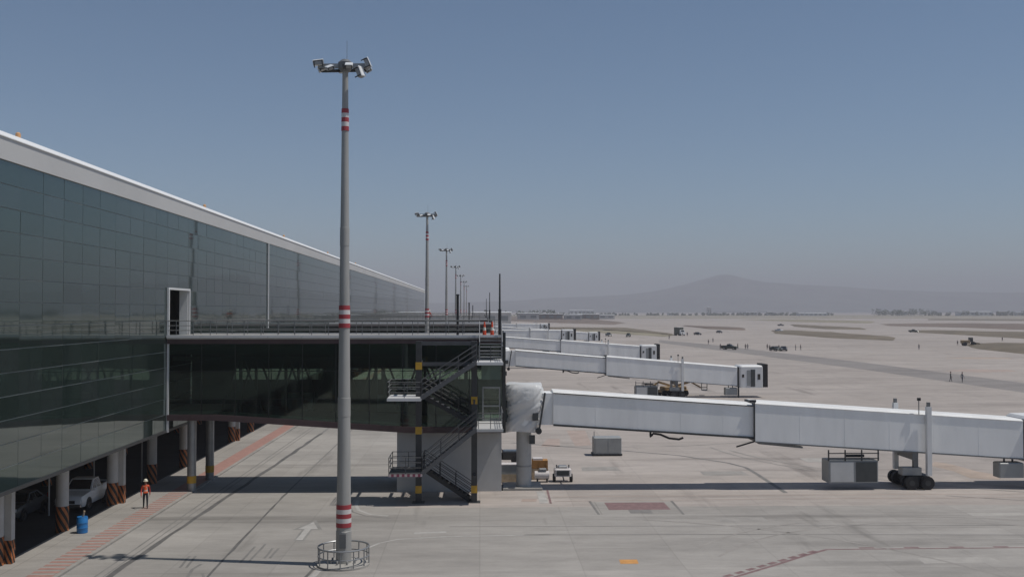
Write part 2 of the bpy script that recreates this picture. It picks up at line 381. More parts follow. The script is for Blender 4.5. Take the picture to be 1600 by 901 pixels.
strip('lane_line', wob(-17.72, 44, -17.55, 140, 20, .01), .08, M_dkline2)
strip('lane_line', wob(-12.75, 46, -13.25, 71, 18, .03), [random.uniform(.10, .19) for _ in range(19)], M_dkline)
strip('lane_line', wob(-13.25, 71, -13.6, 140, 10, .02), .12, M_dkline2)
for (a, b, c, d) in ((-14.6, 50.6, -14.8, 53.0), (-14.3, 50.6, -14.5, 53.0), (-11.9, 51.5, -11.9, 55), (-11.5, 51.8, -11.5, 55.6), (-10.9, 52.4, -10.9, 54.6), (-10.6, 52.4, -10.6, 54.6)):
    strip('tyre_mark', wob(a, b, c, d, 4, .02), .13, M_dkline2)
strip('tyre_mark', [(-13.5, 47.5), (-13.75, 49), (-13.9, 50.3), (-13.75, 51.3)], .16, M_dkline2)
strip('tyre_mark', [(-12.4, 47.5), (-12.9, 48.6), (-13.2, 49.5)], .12, M_dkline2)
# direction arrow with its dark outline
MB().poly([(-10.15, 56.3), (-9.55, 56.3), (-9.55, 59.1), (-9.0, 59.1), (-9.80, 61.9), (-10.7, 59.1), (-10.15, 59.1)], .008).build('arrow_outline', M_faint, road)
MB().poly([(-10.02, 56.5), (-9.68, 56.5), (-9.68, 59.3), (-9.28, 59.3), (-9.83, 61.2), (-10.42, 59.3), (-10.02, 59.3)], .012).build('direction_arrow', M_wpaint, road)
strip('white_line', [(-8.05, 68.2), (-7.95, 66.4), (-7.6, 64.8), (-6.7, 63.4), (-5.6, 62.9)], .22, M_wpaint)
strip('tyre_mark', [(-8.45, 68.4), (-8.35, 66.1), (-7.9, 64.2), (-6.9, 62.9), (-5.4, 62.2)], .14, M_dkline2)
strip('white_line', [(-6.3, 53.6), (-5.4, 55.6), (-4.5, 56.5), (-1.8, 57.1), (4, 57.4)], .13, M_wpaint)
strip('white_line', [(-3.7, 58.0), (-1.9, 58.25)], .34, M_wpaint)
strip('white_line', [(-8.05, 46.5), (-7.75, 50.0)], .3, M_wpaint)
strip('tyre_mark', [(-8.35, 46.5), (-8.05, 50.2)], .16, M_dkline)
strip('sealed_joint', [(2.5, 57.4), (15, 57.1), (30.4, 56.5), (60, 55.6)], .12, M_dkline2)
strip('sealed_joint', [(-1.8, 59.7), (15, 59.4), (60, 58.4)], .09, M_dkline2)
# stand markings
strip('red_line', [(8.9, 45.2), (12.05, 48.1), (14.6, 50.3), (16.6, 52.1), (18.1, 53.35)], .20, M_redpaint)
for k in range(9):
    t = k / 9
    strip('red_dash', [(11.5 + 6.2*t, 48.1 + 5.2*t), (11.95 + 6.2*t, 48.48 + 5.2*t)], .28, M_redpaint)
strip('red_line', [(18.1, 53.4), (28.7, 53.48), (80, 53.6)], .16, M_redpaint)
for k in range(12): strip('red_dash', [(20 + k*2.4, 53.72), (20.8 + k*2.4, 53.72)], .2, M_redpaint)
MB().poly([(8.1, 64.35), (12.0, 64.35), (12.0, 66.8), (8.1, 66.8)], .008).build('red_panel', M_redpaint, road)
MB().poly([(9.3, 63.2), (10.7, 63.2), (10.7, 64.35), (9.3, 64.35)], .0085).build('red_panel', M_dkline2, road)
MB().poly([(7.25, 62.9), (12.6, 62.9), (12.6, 67.1), (7.25, 67.1)], .006).build('panel_border', M_walk, road)
strip('tyre_mark', [(7.2, 67.3), (7.3, 62.9)], .16, M_dkline2); strip('tyre_mark', [(12.6, 67.3), (12.5, 62.8)], .16, M_dkline2)
strip('red_line', [(4.7, 71.6), (4.6, 66.6)], .14, M_redpaint)
MB().poly([(3.9, 66.7), (4.45, 66.7), (4.45, 71.2), (3.9, 71.2)], .008).build('white_panel', M_wpaint, road)
strip('red_line', [(4.9, 69.0), (20, 69.2), (60, 69.0)], .14, M_salmon, .008, ground)
strip('red_line', [(4.9, 67.4), (20, 67.8), (45, 67.8)], .12, M_salmon, .008, ground)
MB().poly([(6.95, 50.7), (7.85, 50.7), (7.9, 51.55), (7.0, 51.55)], .009).build('orange_mark', M_opaint, road)
MB().poly([(2.7, 67.3), (3.7, 67.3), (3.8, 68.3), (2.8, 68.3)], .009).build('orange_mark', M_salmon, ground)
strip('lead_line', [(3.0, 97.2), (6.0, 95.4), (12.9, 91.3), (17.2, 88.3), (20.4, 83.8), (21.2, 81.3), (21.2, 78), (21.0, 70)], .34, M_dkline2, .006, ground)
strip('lead_line', [(3.0, 172), (12.9, 166), (19, 162), (22, 156), (22, 146)], .34, M_dkline2, .006, ground)
strip('lead_line', [(31.5, 68.6), (38, 65.8), (50, 62)], .16, M_dkline2, .006, ground)
MB().poly([(6.6, 100.2), (7.8, 100.1), (7.4, 94.5), (5.6, 94.5)], .006).build('salmon_patch', M_salmon, ground)
MB().poly([(9.0, 107.0), (11.0, 107.0), (10.4, 95.3), (8.8, 94.4)], .006).build('salmon_patch', M_salmon, ground)
MB().poly([(9, 130), (13, 131), (16, 127), (14, 123), (9.5, 124)], .006).build('salmon_patch', M_salmon, ground)
MB().poly([(37.7, 84), (38.4, 82.4), (38.7, 79), (39.6, 76.5), (38.4, 75.0), (36.6, 75.6), (36.9, 79), (36.3, 82)], .006).build('clay_stain', M_tan, ground)
MB().poly([(122, 266), (131, 271), (140, 268), (139, 262), (128, 261)], .006).build('clay_stain', M_tan, ground)
MB().poly([(96, 210), (104, 216), (112, 213), (110, 207), (101, 205)], .006).build('clay_stain', M_salmon, ground)
for (cx, cy, r0, a0, a1, w) in ((26, 44, 16, 20, 150, .22), (26, 44, 17.6, 25, 145, .18), (48, 96, 26, 190, 260, .3), (50, 96, 29, 185, 262, .25), (14, 116, 22, 250, 340, .25), (4, 40, 22, 10, 75, .2)):
    strip('tyre_mark', [(cx + r0*cos(radians(a0 + (a1-a0)*i/24)), cy + r0*sin(radians(a0 + (a1-a0)*i/24))) for i in range(25)], [w*random.uniform(.5, 1.2) for _ in range(25)], M_faint2, .0095, road if cy < 60 else ground)
for (x, y, w, d) in ((14, 60.5, 3.2, 1.4), (22, 50.3, 4.0, 1.2), (30, 61.8, 5, 1.0), (17, 77.5, 3.5, 2.0), (27, 84, 5, 2.4), (24, 104, 6, 4), (8, 80, 3, 2)):
    MB().poly([(x, y), (x + w, y + .1), (x + w - .1, y + d), (x + .1, y + d - .05)], .0065).build('repair_patch', M_patch if (x*7) % 3 < 2 else M_patch2, road if y < 63 else ground)
# taxiway strip and verges of dry grass between the taxiways
struct(MB().poly([(70.0, 398.5), (74.1, 337.3), (81.5, 215.3), (83.0, 154.1), (84.2, 139.6), (86, 60), (97, 60), (94.2, 156.2), (94.0, 174.5), (92.6, 244.5), (84.1, 382.6), (76.1, 433.1)], .006).build('taxiway_strip', M_tarmac))
def verge(name, pts, m, h=.25):
    """low bank with a soft ragged rim: outline subdivided and jittered, inner ring raised"""
    out = []
    n = len(pts)
    for i in range(n):
        a = Vector(pts[i]); b = Vector(pts[(i+1) % n]); k = max(2, int((b-a).length / 12))
        for j in range(k): out.append(a.lerp(b, j/k) + Vector((random.uniform(-1, 1), random.uniform(-2, 2))) * .6)
    c = sum(out, Vector((0, 0))) / len(out)
    inn = [c + (p - c) * .90 for p in out]; inn2 = [c + (p - c) * .5 for p in out]
    N = len(out)
    vs = [(p.x, p.y, .006) for p in out] + [(p.x, p.y, h * random.uniform(.5, 1)) for p in inn] + [(p.x, p.y, h * random.uniform(.7, 1.2)) for p in inn2] + [(c.x, c.y, h)]
    fs = [(i, (i+1) % N, N+(i+1) % N, N+i) for i in range(N)] + [(N+i, N+(i+1) % N, 2*N+(i+1) % N, 2*N+i) for i in range(N)] + [(2*N+i, 2*N+(i+1) % N, 3*N) for i in range(N)]
    mb = MB(); mb.add(vs, fs); return struct(mb.build(name, m, smooth=True))
verge('grass_verge', [(183.4, 640.3), (198.5, 582.9), (192.8, 470.9), (171.8, 420.8), (159.8, 460.8), (160.4, 551.3)], M_grass, .7)
verge('grass_verge', [(176.8, 372.5), (191.1, 379.3), (215, 358.2), (224.6, 322.4), (175, 240), (156.2, 289.8), (162.5, 328.8)], M_grass, .8)
verge('grass_verge', [(270.1, 637.6), (300.0, 598.0), (340, 518.4), (290, 400), (241.4, 447.7), (246.7, 519.4), (248.1, 581.3)], M_grass, .7)
verge('grass_verge', [(371.9, 941.9), (456.2, 987.0), (540, 895.1), (460, 600), (354.1, 656.5), (350.9, 759.3), (333.3, 824.0)], M_soil, .7)
verge('grass_verge', [(357.1, 1419.0), (446.3, 1416.3), (454.3, 1163.7), (381.2, 989.3), (347.2, 1101.6)], M_straw, .6)
verge('grass_verge', [(275.5, 901.6), (267.8, 706.9), (252.0, 659.7), (232.7, 683.3), (245.0, 793.4)], M_grass, .7)
verge('soil_berm', [(-40, 2300), (48.6, 2223.1), (125.0, 1816.3), (158.3, 1329.9), (150.0, 1049.2), (119.3, 906.5), (72.4, 1051.6), (27.4, 1250.6), (-40, 1500)], M_soil, 1.3)
verge('grass_verge', [(20, 800), (48.1, 768.7), (106.5, 738.4), (104.2, 553.1), (98.4, 510), (92, 560), (88, 640), (58.6, 680.0), (20, 720)], M_grass, .5)
verge('grass_verge', [(58, 665), (86, 628), (93, 555), (97, 508), (88.4, 490), (72.9, 554.1), (62, 610)], M_straw, .3)
verge('grass_verge', [(164.0, 829.3), (177.8, 764.7), (185.2, 709.4), (166.5, 640.8), (155.2, 685.7)], M_soil, .8)
verge('grass_verge', [(672.9, 1519.2), (858.8, 1406.5), (700, 1158.3), (583.2, 1316.6)], M_grass, .6)
verge('grass_verge', [(220, 1900), (900, 1900), (1500, 1700), (1500, 1600), (800, 1640), (230, 1650)], M_straw, .5)
verge('grass_verge', [(-200, 2500), (1900, 2500), (2600, 2300), (2000, 2080), (300, 2150), (-200, 2350)], M_straw, 1.0)

# ------------------------------------------------------------------ terminal
XF = -21.4; ZB = 4.36; ZT = 19.26; ZR = 20.55; Y0, Y1 = -104.2, 395.8; PW, PH = 2.5, (19.26 - 4.36) / 14
term = thing('terminal_building', 'long airport terminal with dark green glass front and white roof edge', 'building', (XF, 70.8, 0))
def T(mb, name, m, smooth=False, parent=None, loc=(0, 0, 0)):           # terminal parts use local coordinates
    return mb.build(name, m, parent or term, smooth, loc)
ly = lambda y: y - 70.8
# backing wall (four pieces round the roof door)
T(MB().box(-.5, -.016, ly(Y0), 0.0, ZB, ZT), 'backing_wall', M_gasket)
T(MB().box(-.5, -.016, 5.0, ly(Y1), ZB, ZT), 'backing_wall', M_gasket)
T(MB().box(-.5, -.016, 0.0, 5.0, ZB, ZB + 6*PH), 'backing_wall', M_gasket)
T(MB().box(-.5, -.016, 0.0, 5.0, ZB + 9*PH, ZT), 'backing_wall', M_gasket)
pane_me = MB().box(0, .05, .015, PW - .015, .020, PH - .020).mesh('glass_pane', M_glassf)
far_panes = MB()
c0 = int(round((Y0 - 70.8) / PW)); c1 = int(round((Y1 - 70.8) / PW))
for c in range(c0, c1):
    for r in range(14):
        if c in (0, 1) and r in (6, 7, 8): continue
        if -10 <= c < 11:
            link('glass_pane', pane_me, term, (-.05 + random.uniform(0, .004), c*PW, ZB + r*PH), (0, radians(random.gauss(0, .10)), radians(random.gauss(0, .10))))
        else:
            a, b = random.gauss(0, .0016), random.gauss(0, .0012); y = c*PW; z = ZB + r*PH
            far_panes.add([(0, y+.014, z+.014), (a, y+PW-.014, z+.014), (a+b, y+PW-.014, z+PH-.014), (b, y+.014, z+PH-.014)], [(0, 1, 2, 3)])
struct(T(far_panes, 'glass_panes', M_glassf), 'stuff')
# fascia, coping, soffit, main body
T(MB().extr([(.10, ZT), (.16, ZR - .30), (-.6, ZR - .30), (-.6, ZT)], ly(Y0), ly(Y1)), 'fascia', M_fascia)
T(MB().extr([(.22, ZR - .30), (.22, ZR - .26), (-.05, ZR), (-1.6, ZR + .12), (-1.6, ZR - .30)], ly(Y0), ly(Y1)), 'coping', M_coping)
T(MB().box(-60, -.6, ly(Y0), ly(Y1), ZT - .3, ZR - .02), 'roof', M_fascia)
T(MB().box(-59, -.5, ly(Y0), ly(Y1), ZB - .02, ZB + .45), 'soffit', M_conc)
T(MB().box(-59.2, -17.2, ly(Y0), ly(Y1), -.1, ZB - .02), 'back_wall', M_conc)
T(MB().box(-59, -58.6, ly(Y0), ly(Y1), ZB + .45, ZT - .3), 'back_wall', M_conc)
T(MB().box(-58, -.5, ly(Y1) - .4, ly(Y1), ZB, ZT - .3), 'end_wall', M_wall)
T(MB().box(-.12, .06, ly(Y0), ly(Y1), ZB - .16, ZB), 'bottom_rail', M_dark)
T(MB().box(.03, .16, -.10, .06, ZB - .16, ZB + 9*PH), 'corner_trim', M_trim)
T(MB().box(.03, .12, 33.0, 33.22, ZB + 6*PH, ZT), 'joint_cover', M_trim)
# recessed roof door: reveals, head, back panel
T(MB().box(-.60, .0, 4.90, 4.997, ZB + 6*PH + .004, ZB + 9*PH - .004), 'door_reveal', M_white)
T(MB().box(-.60, .0, .003, .06, ZB + 6*PH + .004, ZB + 9*PH - .004), 'door_reveal', M_white)
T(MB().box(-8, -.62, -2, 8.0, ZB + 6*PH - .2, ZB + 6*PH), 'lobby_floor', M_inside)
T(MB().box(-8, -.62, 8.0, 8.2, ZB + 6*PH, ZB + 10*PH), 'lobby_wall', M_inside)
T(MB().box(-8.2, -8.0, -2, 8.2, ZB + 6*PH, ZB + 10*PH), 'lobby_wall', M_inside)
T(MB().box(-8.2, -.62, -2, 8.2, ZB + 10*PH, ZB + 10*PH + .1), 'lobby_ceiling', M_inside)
dl = T(MB().box(.02, .14, -.12, .02, ZB + 6*PH, ZB + 9*PH + .14), 'door_frame', M_trim)
T(MB().box(.02, .14, 4.96, 5.12, ZB + 6*PH, ZB + 9*PH + .14), 'door_frame', M_trim)
T(MB().box(.02, .14, .02, 4.96, ZB + 9*PH, ZB + 9*PH + .14), 'door_frame', M_trim)
# undercroft columns
col_me = MB().lathe([(.34, 0), (.34, ZB)], 20).mesh('column', M_colwhite, True)
band_me = MB().lathe([(.352, .02), (.352, 1.5)], 24).mesh('hazard_band', M_hazard, True)
post_me = MB().cham(-.2, .2, -.2, .2, 0, ZB - .02, .02).mesh('square_post', M_colwhite)
pband_me = MB().box(-.207, .207, -.207, .207, .02, 1.4).mesh('hazard_band', M_hazard)
for k in range(-6, 32):
    y = 50.9 + 7.9 * k
    c = link('column', col_me, term, (-2.15, ly(y), 0)); link('hazard_band', band_me, c)
    if k % 2 == 0:
        p = link('square_post', post_me, term, (-1.72, ly(y) + .42, 0)); b = link('hazard_band', pband_me, p)
        b.scale = (1, 1, .9)
    if k < 14:
        c = link('column', col_me, term, (-9.6, ly(y), 0)); link('hazard_band', band_me, c)
pipe_me = MB().tube((0, 0, .05), (0, 0, ZB), .05, n=8).mesh('drain_pipe', M_colwhite, True)
for x, y in ((-26.2, 63.4), (-24.6, 75.6), (-26.4, 71.2)): link('drain_pipe', pipe_me, term, (x - XF, ly(y), 0))
# amber obstruction lights on the roof edge
bea = MB(); bea.lathe([(.10, 0), (.10, .12), (.06, .14), (.06, .2)], 12)
ber = MB(); ber.lathe([(.12, .2), (.13, .3), (.12, .42), (.06, .48)], 12)
bme, brm = bea.mesh('beacon_base', M_galv, True), ber.mesh('beacon_lens', M_amber, True)
for y in (50.0, 83.5, 117.0, 150.5, 184):
    b = link('beacon_light', bme, term, (-.9, ly(y), ZR + .06)); link('beacon_lens', brm, b)

# ------------------------------------------------------------------ boarding walkways (fixed bridges)
WX0, WX1, WYN, WYF = -21.34, 1.55, 0.0, 6.0                 # local: y = 0 at the near face
ZROOF = 10.75
def zfl(x): return 5.12 if x < -18 else max(4.22, 5.12 - (x + 18) * .9 / 13.2)
def make_walkway(label, group):
    w = thing('boarding_walkway', label, 'walkway', (0, 70.8, 0), 0, group)
    # roof slab with white flashing and maroon edge beam
    MB().box(WX0, WX1, WYN - .25, WYF + .25, ZROOF - .22, ZROOF).build('roof', M_conc, w)
    for i in range(10):
        a = WX0 + (WX1 - WX0) * i / 10; b = WX0 + (WX1 - WX0) * (i+1) / 10 - .02
        MB().box(a, b, WYN - .33, WYN - .253, ZROOF - .12, ZROOF + .08).build('roof_flashing', M_trim, w)
    MB().box(WX0, WX1, WYF + .253, WYF + .33, ZROOF - .12, ZROOF + .08).build('roof_flashing', M_trim, w)
    MB().box(WX0, WX1, WYN - .16, WYN + .1, ZROOF - .52, ZROOF - .222).build('edge_beam', M_maroon, w)
    MB().box(WX0, WX1, WYF - .1, WYF + .16, ZROOF - .52, ZROOF - .222).build('edge_beam', M_maroon, w)
    # floor with sloping belly, bottom beams
    xs = [WX0, -18, -14, -9, -4.8, WX1]
    prof = [(x, zfl(x) + .05) for x in xs] + [(x, zfl(x) + .5) for x in reversed(xs)]
    MB().extr(prof, WYN + .1, WYF - .1).build('floor_slab', M_floor_in, w)
    for ya, yb in ((WYN - .12, WYN + .098), (WYF - .098, WYF + .12)):
        MB().extr([(x, zfl(x) - .12) for x in xs] + [(x, zfl(x) + .28) for x in reversed(xs)], ya, yb).build('bottom_beam', M_maroon, w)
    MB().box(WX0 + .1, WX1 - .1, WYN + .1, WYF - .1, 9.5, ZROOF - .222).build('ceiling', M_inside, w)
    # glazing, near face: ten bays of three panes
    nb = 10; bw = (WX1 - WX0) / nb
    for i in range(nb):
        xa = WX0 + bw*i; xb = xa + bw
        for zl, zh in ((None, 6.45), (6.45, 8.35), (8.35, ZROOF - .525)):
            za = zfl(xa) + .285 if zl is None else zl; zb = zfl(xb) + .285 if zl is None else zl
            dx = random.uniform(-.004, .004)
            MB().add([(xa+.03, dx, za+.02), (xb-.03, 0, zb+.02), (xb-.03, 0, zh-.02), (xa+.03, dx, zh-.02), (xa+.03, dx+.03, za+.02), (xb-.03, .03, zb+.02), (xb-.03, .03, zh-.02), (xa+.03, dx+.03, zh-.02)],
                     [(0,1,2,3),(7,6,5,4),(0,4,5,1),(1,5,6,2),(2,6,7,3),(3,7,4,0)]).build('glass_pane', M_glassw, w)
        MB().box(xa - .03, xa + .03, .035, .12, zfl(xa) + .285, ZROOF - .525).build('mullion', M_frame, w)
    for z in (6.45, 8.35): MB().box(WX0, WX1, .036, .09, z - .025, z + .025).build('transom', M_frame, w)
    # far side: opaque panels with a window band
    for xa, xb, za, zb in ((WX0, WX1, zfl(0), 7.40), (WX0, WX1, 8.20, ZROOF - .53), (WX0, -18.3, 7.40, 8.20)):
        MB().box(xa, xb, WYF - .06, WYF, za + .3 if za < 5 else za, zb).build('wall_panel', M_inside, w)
    for i in range(7):
        xa = -18.3 + i * 2.8
        MB().box(xa + .03, xa + 2.77, WYF - .04, WYF - .01, 7.42, 8.18).build('glass_pane', M_glassd, w)
        MB().box(xa - .03, xa + .03, WYF - .1, WYF, 7.40, 8.20).build('mullion', M_frame, w)
    # truss inside, both sides
    for y in (.55, WYF - .55):
        for i in range(6):
            xa = -17.8 + i * 3.1
            for p, q in (((xa, 5.6), (xa + 1.25, 9.5)), ((xa + 1.35, 9.5), (xa + 2.8, 5.6))):
                MB().beam((p[0], y, p[1]), (q[0], y, q[1]), .14, .14, (0, 1, 0)).build('truss_diagonal', M_truss, w)
            MB().box(xa + 1.2, xa + 1.4, y - .08, y + .08, 5.5, 9.5).build('truss_post', M_truss, w)
        MB().box(WX0 + .2, WX1 - .3, y - .1, y + .1, 9.05, 9.3).build('truss_chord', M_truss, w)
    MB().box(-11.2, -9.4, 3.0, 3.3, 5.3, 9.2).build('partition', M_inside, w)
    MB().box(-14.5, -12.2, 4.6, 5.2, 5.3, 6.5).build('bench_row', M_gasket, w); MB().box(-7.6, -5.4, 4.6, 5.2, 5.1, 6.3).build('bench_row', M_gasket, w)
    # end frame with the dark corner post
    MB().box(WX1, WX1 + .22, WYN - .2, WYN + .12, 4.1, ZROOF + .25).build('end_post', M_frame, w)
    MB().box(WX1, WX1 + .22, WYF - .12, WYF + .2, 4.1, ZROOF + .25).build('end_post', M_frame, w)
    MB().box(WX1, WX1 + .15, WYN + .12, WYF - .12, 7.6, ZROOF + .1).build('end_wall', M_inside, w)
    # support columns near the terminal
    for y in (.85, 5.6):
        c = MB().lathe([(.30, 0), (.30, zfl(-20) - .1)], 18).build('support_column', M_galv, w, True, (-19.9, y, 0))
        MB().lathe([(.315, .62), (.315, 1.12)], 18).build('yellow_band', M_yellow, c, True)
    # roof railing: posts, three rails, on both long sides
    for y in (WYN - .1, WYF + .1):
        x = WX0 + .6
        while x < (0 if y < 1 else WX1):
            MB().box(x - .022, x + .022, y - .022, y + .022, ZROOF + .003, ZROOF + 1.05).build('railing_post', M_rail, w); x += 1.15
        for z in (.40, .72, 1.05):
            MB().tube((WX0, y, ZROOF + z), ((0 if y < 1 else WX1), y, ZROOF + z), .024 if z < 1 else .03, n=6).build('railing_bar', M_rail, w)
    return w
walk1 = make_walkway('dark glazed walkway with roof railing, nearest the camera, beside the steel stairs', 'boarding walkways off the terminal')
MB().box(-5.73, 1.50, .45, 5.6, 0, 4.12).build('support_wall', M_wall, walk1)
# door onto the stair landing
dr = MB().box(.25, 1.32, -.06, -.01, 4.95, 7.15).build('door', M_glassd, walk1)
for a in ((.17, .25, 4.93, 7.25), (1.32, 1.40, 4.93, 7.25), (.25, 1.32, 7.15, 7.25), (.25, 1.32, 5.9, 5.98), (.25, 1.32, 4.93, 5.02)):
    MB().box(a[0], a[1], -.09, -.005, a[2], a[3]).build('door_frame', M_galv, dr)
MB().box(.1, 1.42, -.05, -.004, 7.75, 8.85).build('spandrel_panel', mat('spandrel_green', (.10, .15, .125), .3, 0, .1, 2), walk1)
index_children()
for k, (dy, lab) in enumerate(((-74.6, 'dark glazed walkway on whose roof the photograph was taken, reflected in the glass'), (74.6, 'dark glazed walkway with roof railing, second from the camera'), (149.2, 'dark glazed walkway with roof railing, third from the camera'),
                               (223.8, 'dark glazed walkway with roof railing, fourth from the camera'), (298.4, 'dark glazed walkway with roof railing, farthest from the camera'))):
    c = copy_tree(walk1, None, ('support_wall', 'door', 'spandrel_panel') + (('truss_diagonal', 'truss_post', 'railing_post', 'partition') if k > 2 else ()))
    c.location = (0, 70.8 + dy, 0); c['label'] = lab
# posts standing on the roofs
def roof_post(y, labs):
    p = thing('lightning_rod', labs[0], 'rod', (1.37, y, ZROOF), 0, 'rods at the walkway ends')
    MB().tube((0, 0, 0), (0, 0, 1.85), .11, n=10).build('base_tube', M_black, p, True)
    MB().tube((0, 0, 1.85), (0, 0, 4.3), .07, .05, n=8).build('upper_tube', M_dark, p, True)
    q = thing('steel_post', labs[1], 'post', (-1.55, y + .4, ZROOF), 0, 'short posts on the walkway roofs')
    MB().tube((0, 0, 0), (0, 0, 2.8), .09, n=10).build('post_tube', M_black, q, True)
    MB().lathe([(.13, 2.8), (.13, 2.86), (.05, 2.9)], 10).build('post_cap', M_dark, q, True)
    MB().box(-.16, .16, -.16, .16, .004, .03).build('foot_plate', M_dark, q)
roof_post(70.95, ('tall dark rod on the corner of the nearest walkway roof', 'short thick black post on the nearest walkway roof'))
roof_post(145.6, ('thin rod at the end of the second walkway roof', 'small black post on the second walkway roof'))
roof_post(220.2, ('faint thin rod at the end of the third walkway roof', 'tiny black post on the third walkway roof'))
# traffic cones on the roof end
for x, lab in ((.31, 'orange traffic cone on the walkway roof, left of the pair'), (.84, 'orange traffic cone on the walkway roof, right of the pair by the rod')):
    c = thing('traffic_cone', lab, 'cone', (x, 70.85, ZROOF + .08), 0, 'traffic cones on the walkway roof')
    MB().cham(-.17, .17, -.17, .17, -.06, -.01, .02).build('cone_base', M_orange, c)
    MB().lathe([(.135, -.01), (.115, .30)], 16).build('cone_body', M_orange, c, True)
    MB().lathe([(.115, .30), (.09, .52)], 16).build('cone_band', M_reflect, c, True)
    MB().lathe([(.09, .52), (.045, .88), (.02, .90)], 16).build('cone_tip', M_orange, c, True)

# ------------------------------------------------------------------ outside staircase
st = thing('steel_staircase', 'dark steel zigzag staircase with yellow plates in front of the walkway', 'staircase', (0, 67.3, 0))
YN0, YN1, YF0, YF1 = -1.40, -.26, .28, 1.45
def rail_run(p0, p1, m=M_stair, posts=4, h=1.0, parent=st):
    p0 = Vector(p0); p1 = Vector(p1)
    for z in (.35, .68, h): MB().tube(p0 + Vector((0, 0, z)), p1 + Vector((0, 0, z)), .024, n=6).build('handrail', m, parent)
    for i in range(posts):
        q = p0.lerp(p1, i / (posts - 1)); MB().box(q.x - .022, q.x + .022, q.y - .022, q.y + .022, q.z, q.z + h).build('railing_post', m, parent)
def flight(xa, za, xb, zb, ya, yb, n, mtread=M_stair, ms=M_stringer, mr=M_stair):
    for y in (ya, yb):
        MB().beam((xa, y, za - .02), (xb, y, zb - .02), .06, .26, (0, 0, 1)).build('stringer', ms, st)
        rail_run((xa, y, za + .12), (xb, y, zb + .12), mr)
    for i in range(n):
        t = (i + .5) / n; x = xa + (xb - xa) * t; z = za + (zb - za) * (i + 1) / n
        MB().box(x - .15, x + .15, ya + .035, yb - .035, z - .07, z - .03).build('step', mtread, st)
flight(-.55, .0, -3.68, 2.1, YF0, YF1, 11, M_black, M_black, M_black)  # rear-lane flight coloured black: the dark behind the near lane is in the colour
flight(-3.70, 2.1, -.20, 4.93, YN0, YN1, 14)
flight(-.20, 4.93, -3.77, 6.91, YF0, YF1, 10, M_stair, M_black, M_black)  # rear stringers and rails also blackened to stand in for shade
flight(-3.77, 6.91, -.21, 9.2, YN0, YN1, 12)
def landing(x0, x1, z, m=M_galv):
    MB().box(x0, x1, YN0 - .1, (3.3 if x0 > -1 else YF1 + .15), z - .20, z - .02).build('landing', m, st)
landing(-5.85, -3.70, 2.1, M_stair); landing(-.20, 1.50, 4.93, M_wall); landing(-5.95, -3.77, 6.91, M_trim); landing(-.20, 1.50, 9.2, M_trim)
MB().box(0, 2.15, -.012, 0, 0, .17).build('warning_tape', M_tape, st, False, (-5.83, YN0 - .104, 1.9))
for x0, x1, z in ((-5.85, -3.7, 2.1), (-5.95, -3.77, 6.91)):
    rail_run((x0 + .03, YN0, z), (x1, YN0, z), posts=3); rail_run((x0 + .03, YN0, z), (x0 + .03, YF1, z), M_galv, posts=3); rail_run((x0 + .03, YF1, z), (x1, YF1, z), posts=3)
for z in (4.93, 9.2):
    rail_run((1.47, YN0, z), (1.47, 3.1, z), M_galv, posts=4)
    rail_run((-.1, YN0, z), (1.47, YN0, z), M_stair, posts=3)
# last steps up to the roof
for i in range(7):
    MB().box(.0, 1.46, 1.2 + i*.28, 1.5 + i*.28, 9.2 + (i+1)*.215 - .06, 9.2 + (i+1)*.215 - .015).build('step', M_galv, st)
for x in (-.03, 1.49): MB().beam((x, 1.1, 9.25), (x, 3.1, 10.62), .05, .24).build('stringer', M_stair, st); rail_run((x, 1.1, 9.4), (x, 3.1, 10.75), M_galv, 3)
for x, bands in ((-4.0, (.62, 4.45, 8.65)), (-.37, (.62, 6.4))):
    c = MB().cham(-.19, .19, -.19, .19, 0, 10.5, .012).build('tower_column', M_dark, st, False, (x, 0, 0))
    MB().box(-.4, .4, -.4, .4, .0, .03).build('base_plate', M_dark, c)
    for z in bands: MB().box(-.203, .203, -.203, .203, z, z + .48).build('yellow_plate', M_yellow, c)
for z in (9.0, 10.35):
    MB().beam((-3.81, 0, z), (-.56, 0, z), .16, .24).build('tie_beam', M_stair, st)
for x in (-4.0, -.37):
    for z in (4.3, 9.0, 10.3): MB().beam((x, .19, z), (x, 3.2, z), .14, .2).build('tie_beam', M_stair, st)
for x in (-4.0, -.37):
    for z in (2.0, 6.8): MB().beam((x, YN0, z - .2), (x, YF1, z - .2), .12, .18).build('bracket_beam', M_dark, st)

# ------------------------------------------------------------------ jet bridges
def ac_unit(parent, x, yn, zb, w=3.5, h=1.55):
    """air handler slung under the tunnel: light cabinet, dark intake, open cradle on top"""
    b = MB().cham(x, x + w, yn, yn + 1.5, zb, zb + h, .04).build('air_handler', M_acgrey, parent)
    MB().box(x + .12, x + w*.5, yn - .03, yn - .004, zb + .08, zb + h - .1).build('light_panel', M_aclight, b)
    MB().box(x + w*.55, x + w - .1, yn - .03, yn - .004, zb + .08, zb + h - .1).build('intake_grille', M_acdark, b)
    for zz in (zb + h + .12, zb + h + .48): MB().box(x - .05, x + w + .05, yn - .05, yn + .04, zz, zz + .06).build('cradle_bar', M_dark, b)
    for i in range(4):
        xx = x + i * w / 3; MB().box(xx - .04, xx + .04, yn - .04, yn + .05, zb + h - .02, zb + h + .75).build('cradle_post', M_dark, b)
    MB().tube((x + 1.3, yn + .3, zb + h + .3), (x + 2.6, yn + .3, zb + h + .3), .10, n=8).build('motor', M_black, b, True)
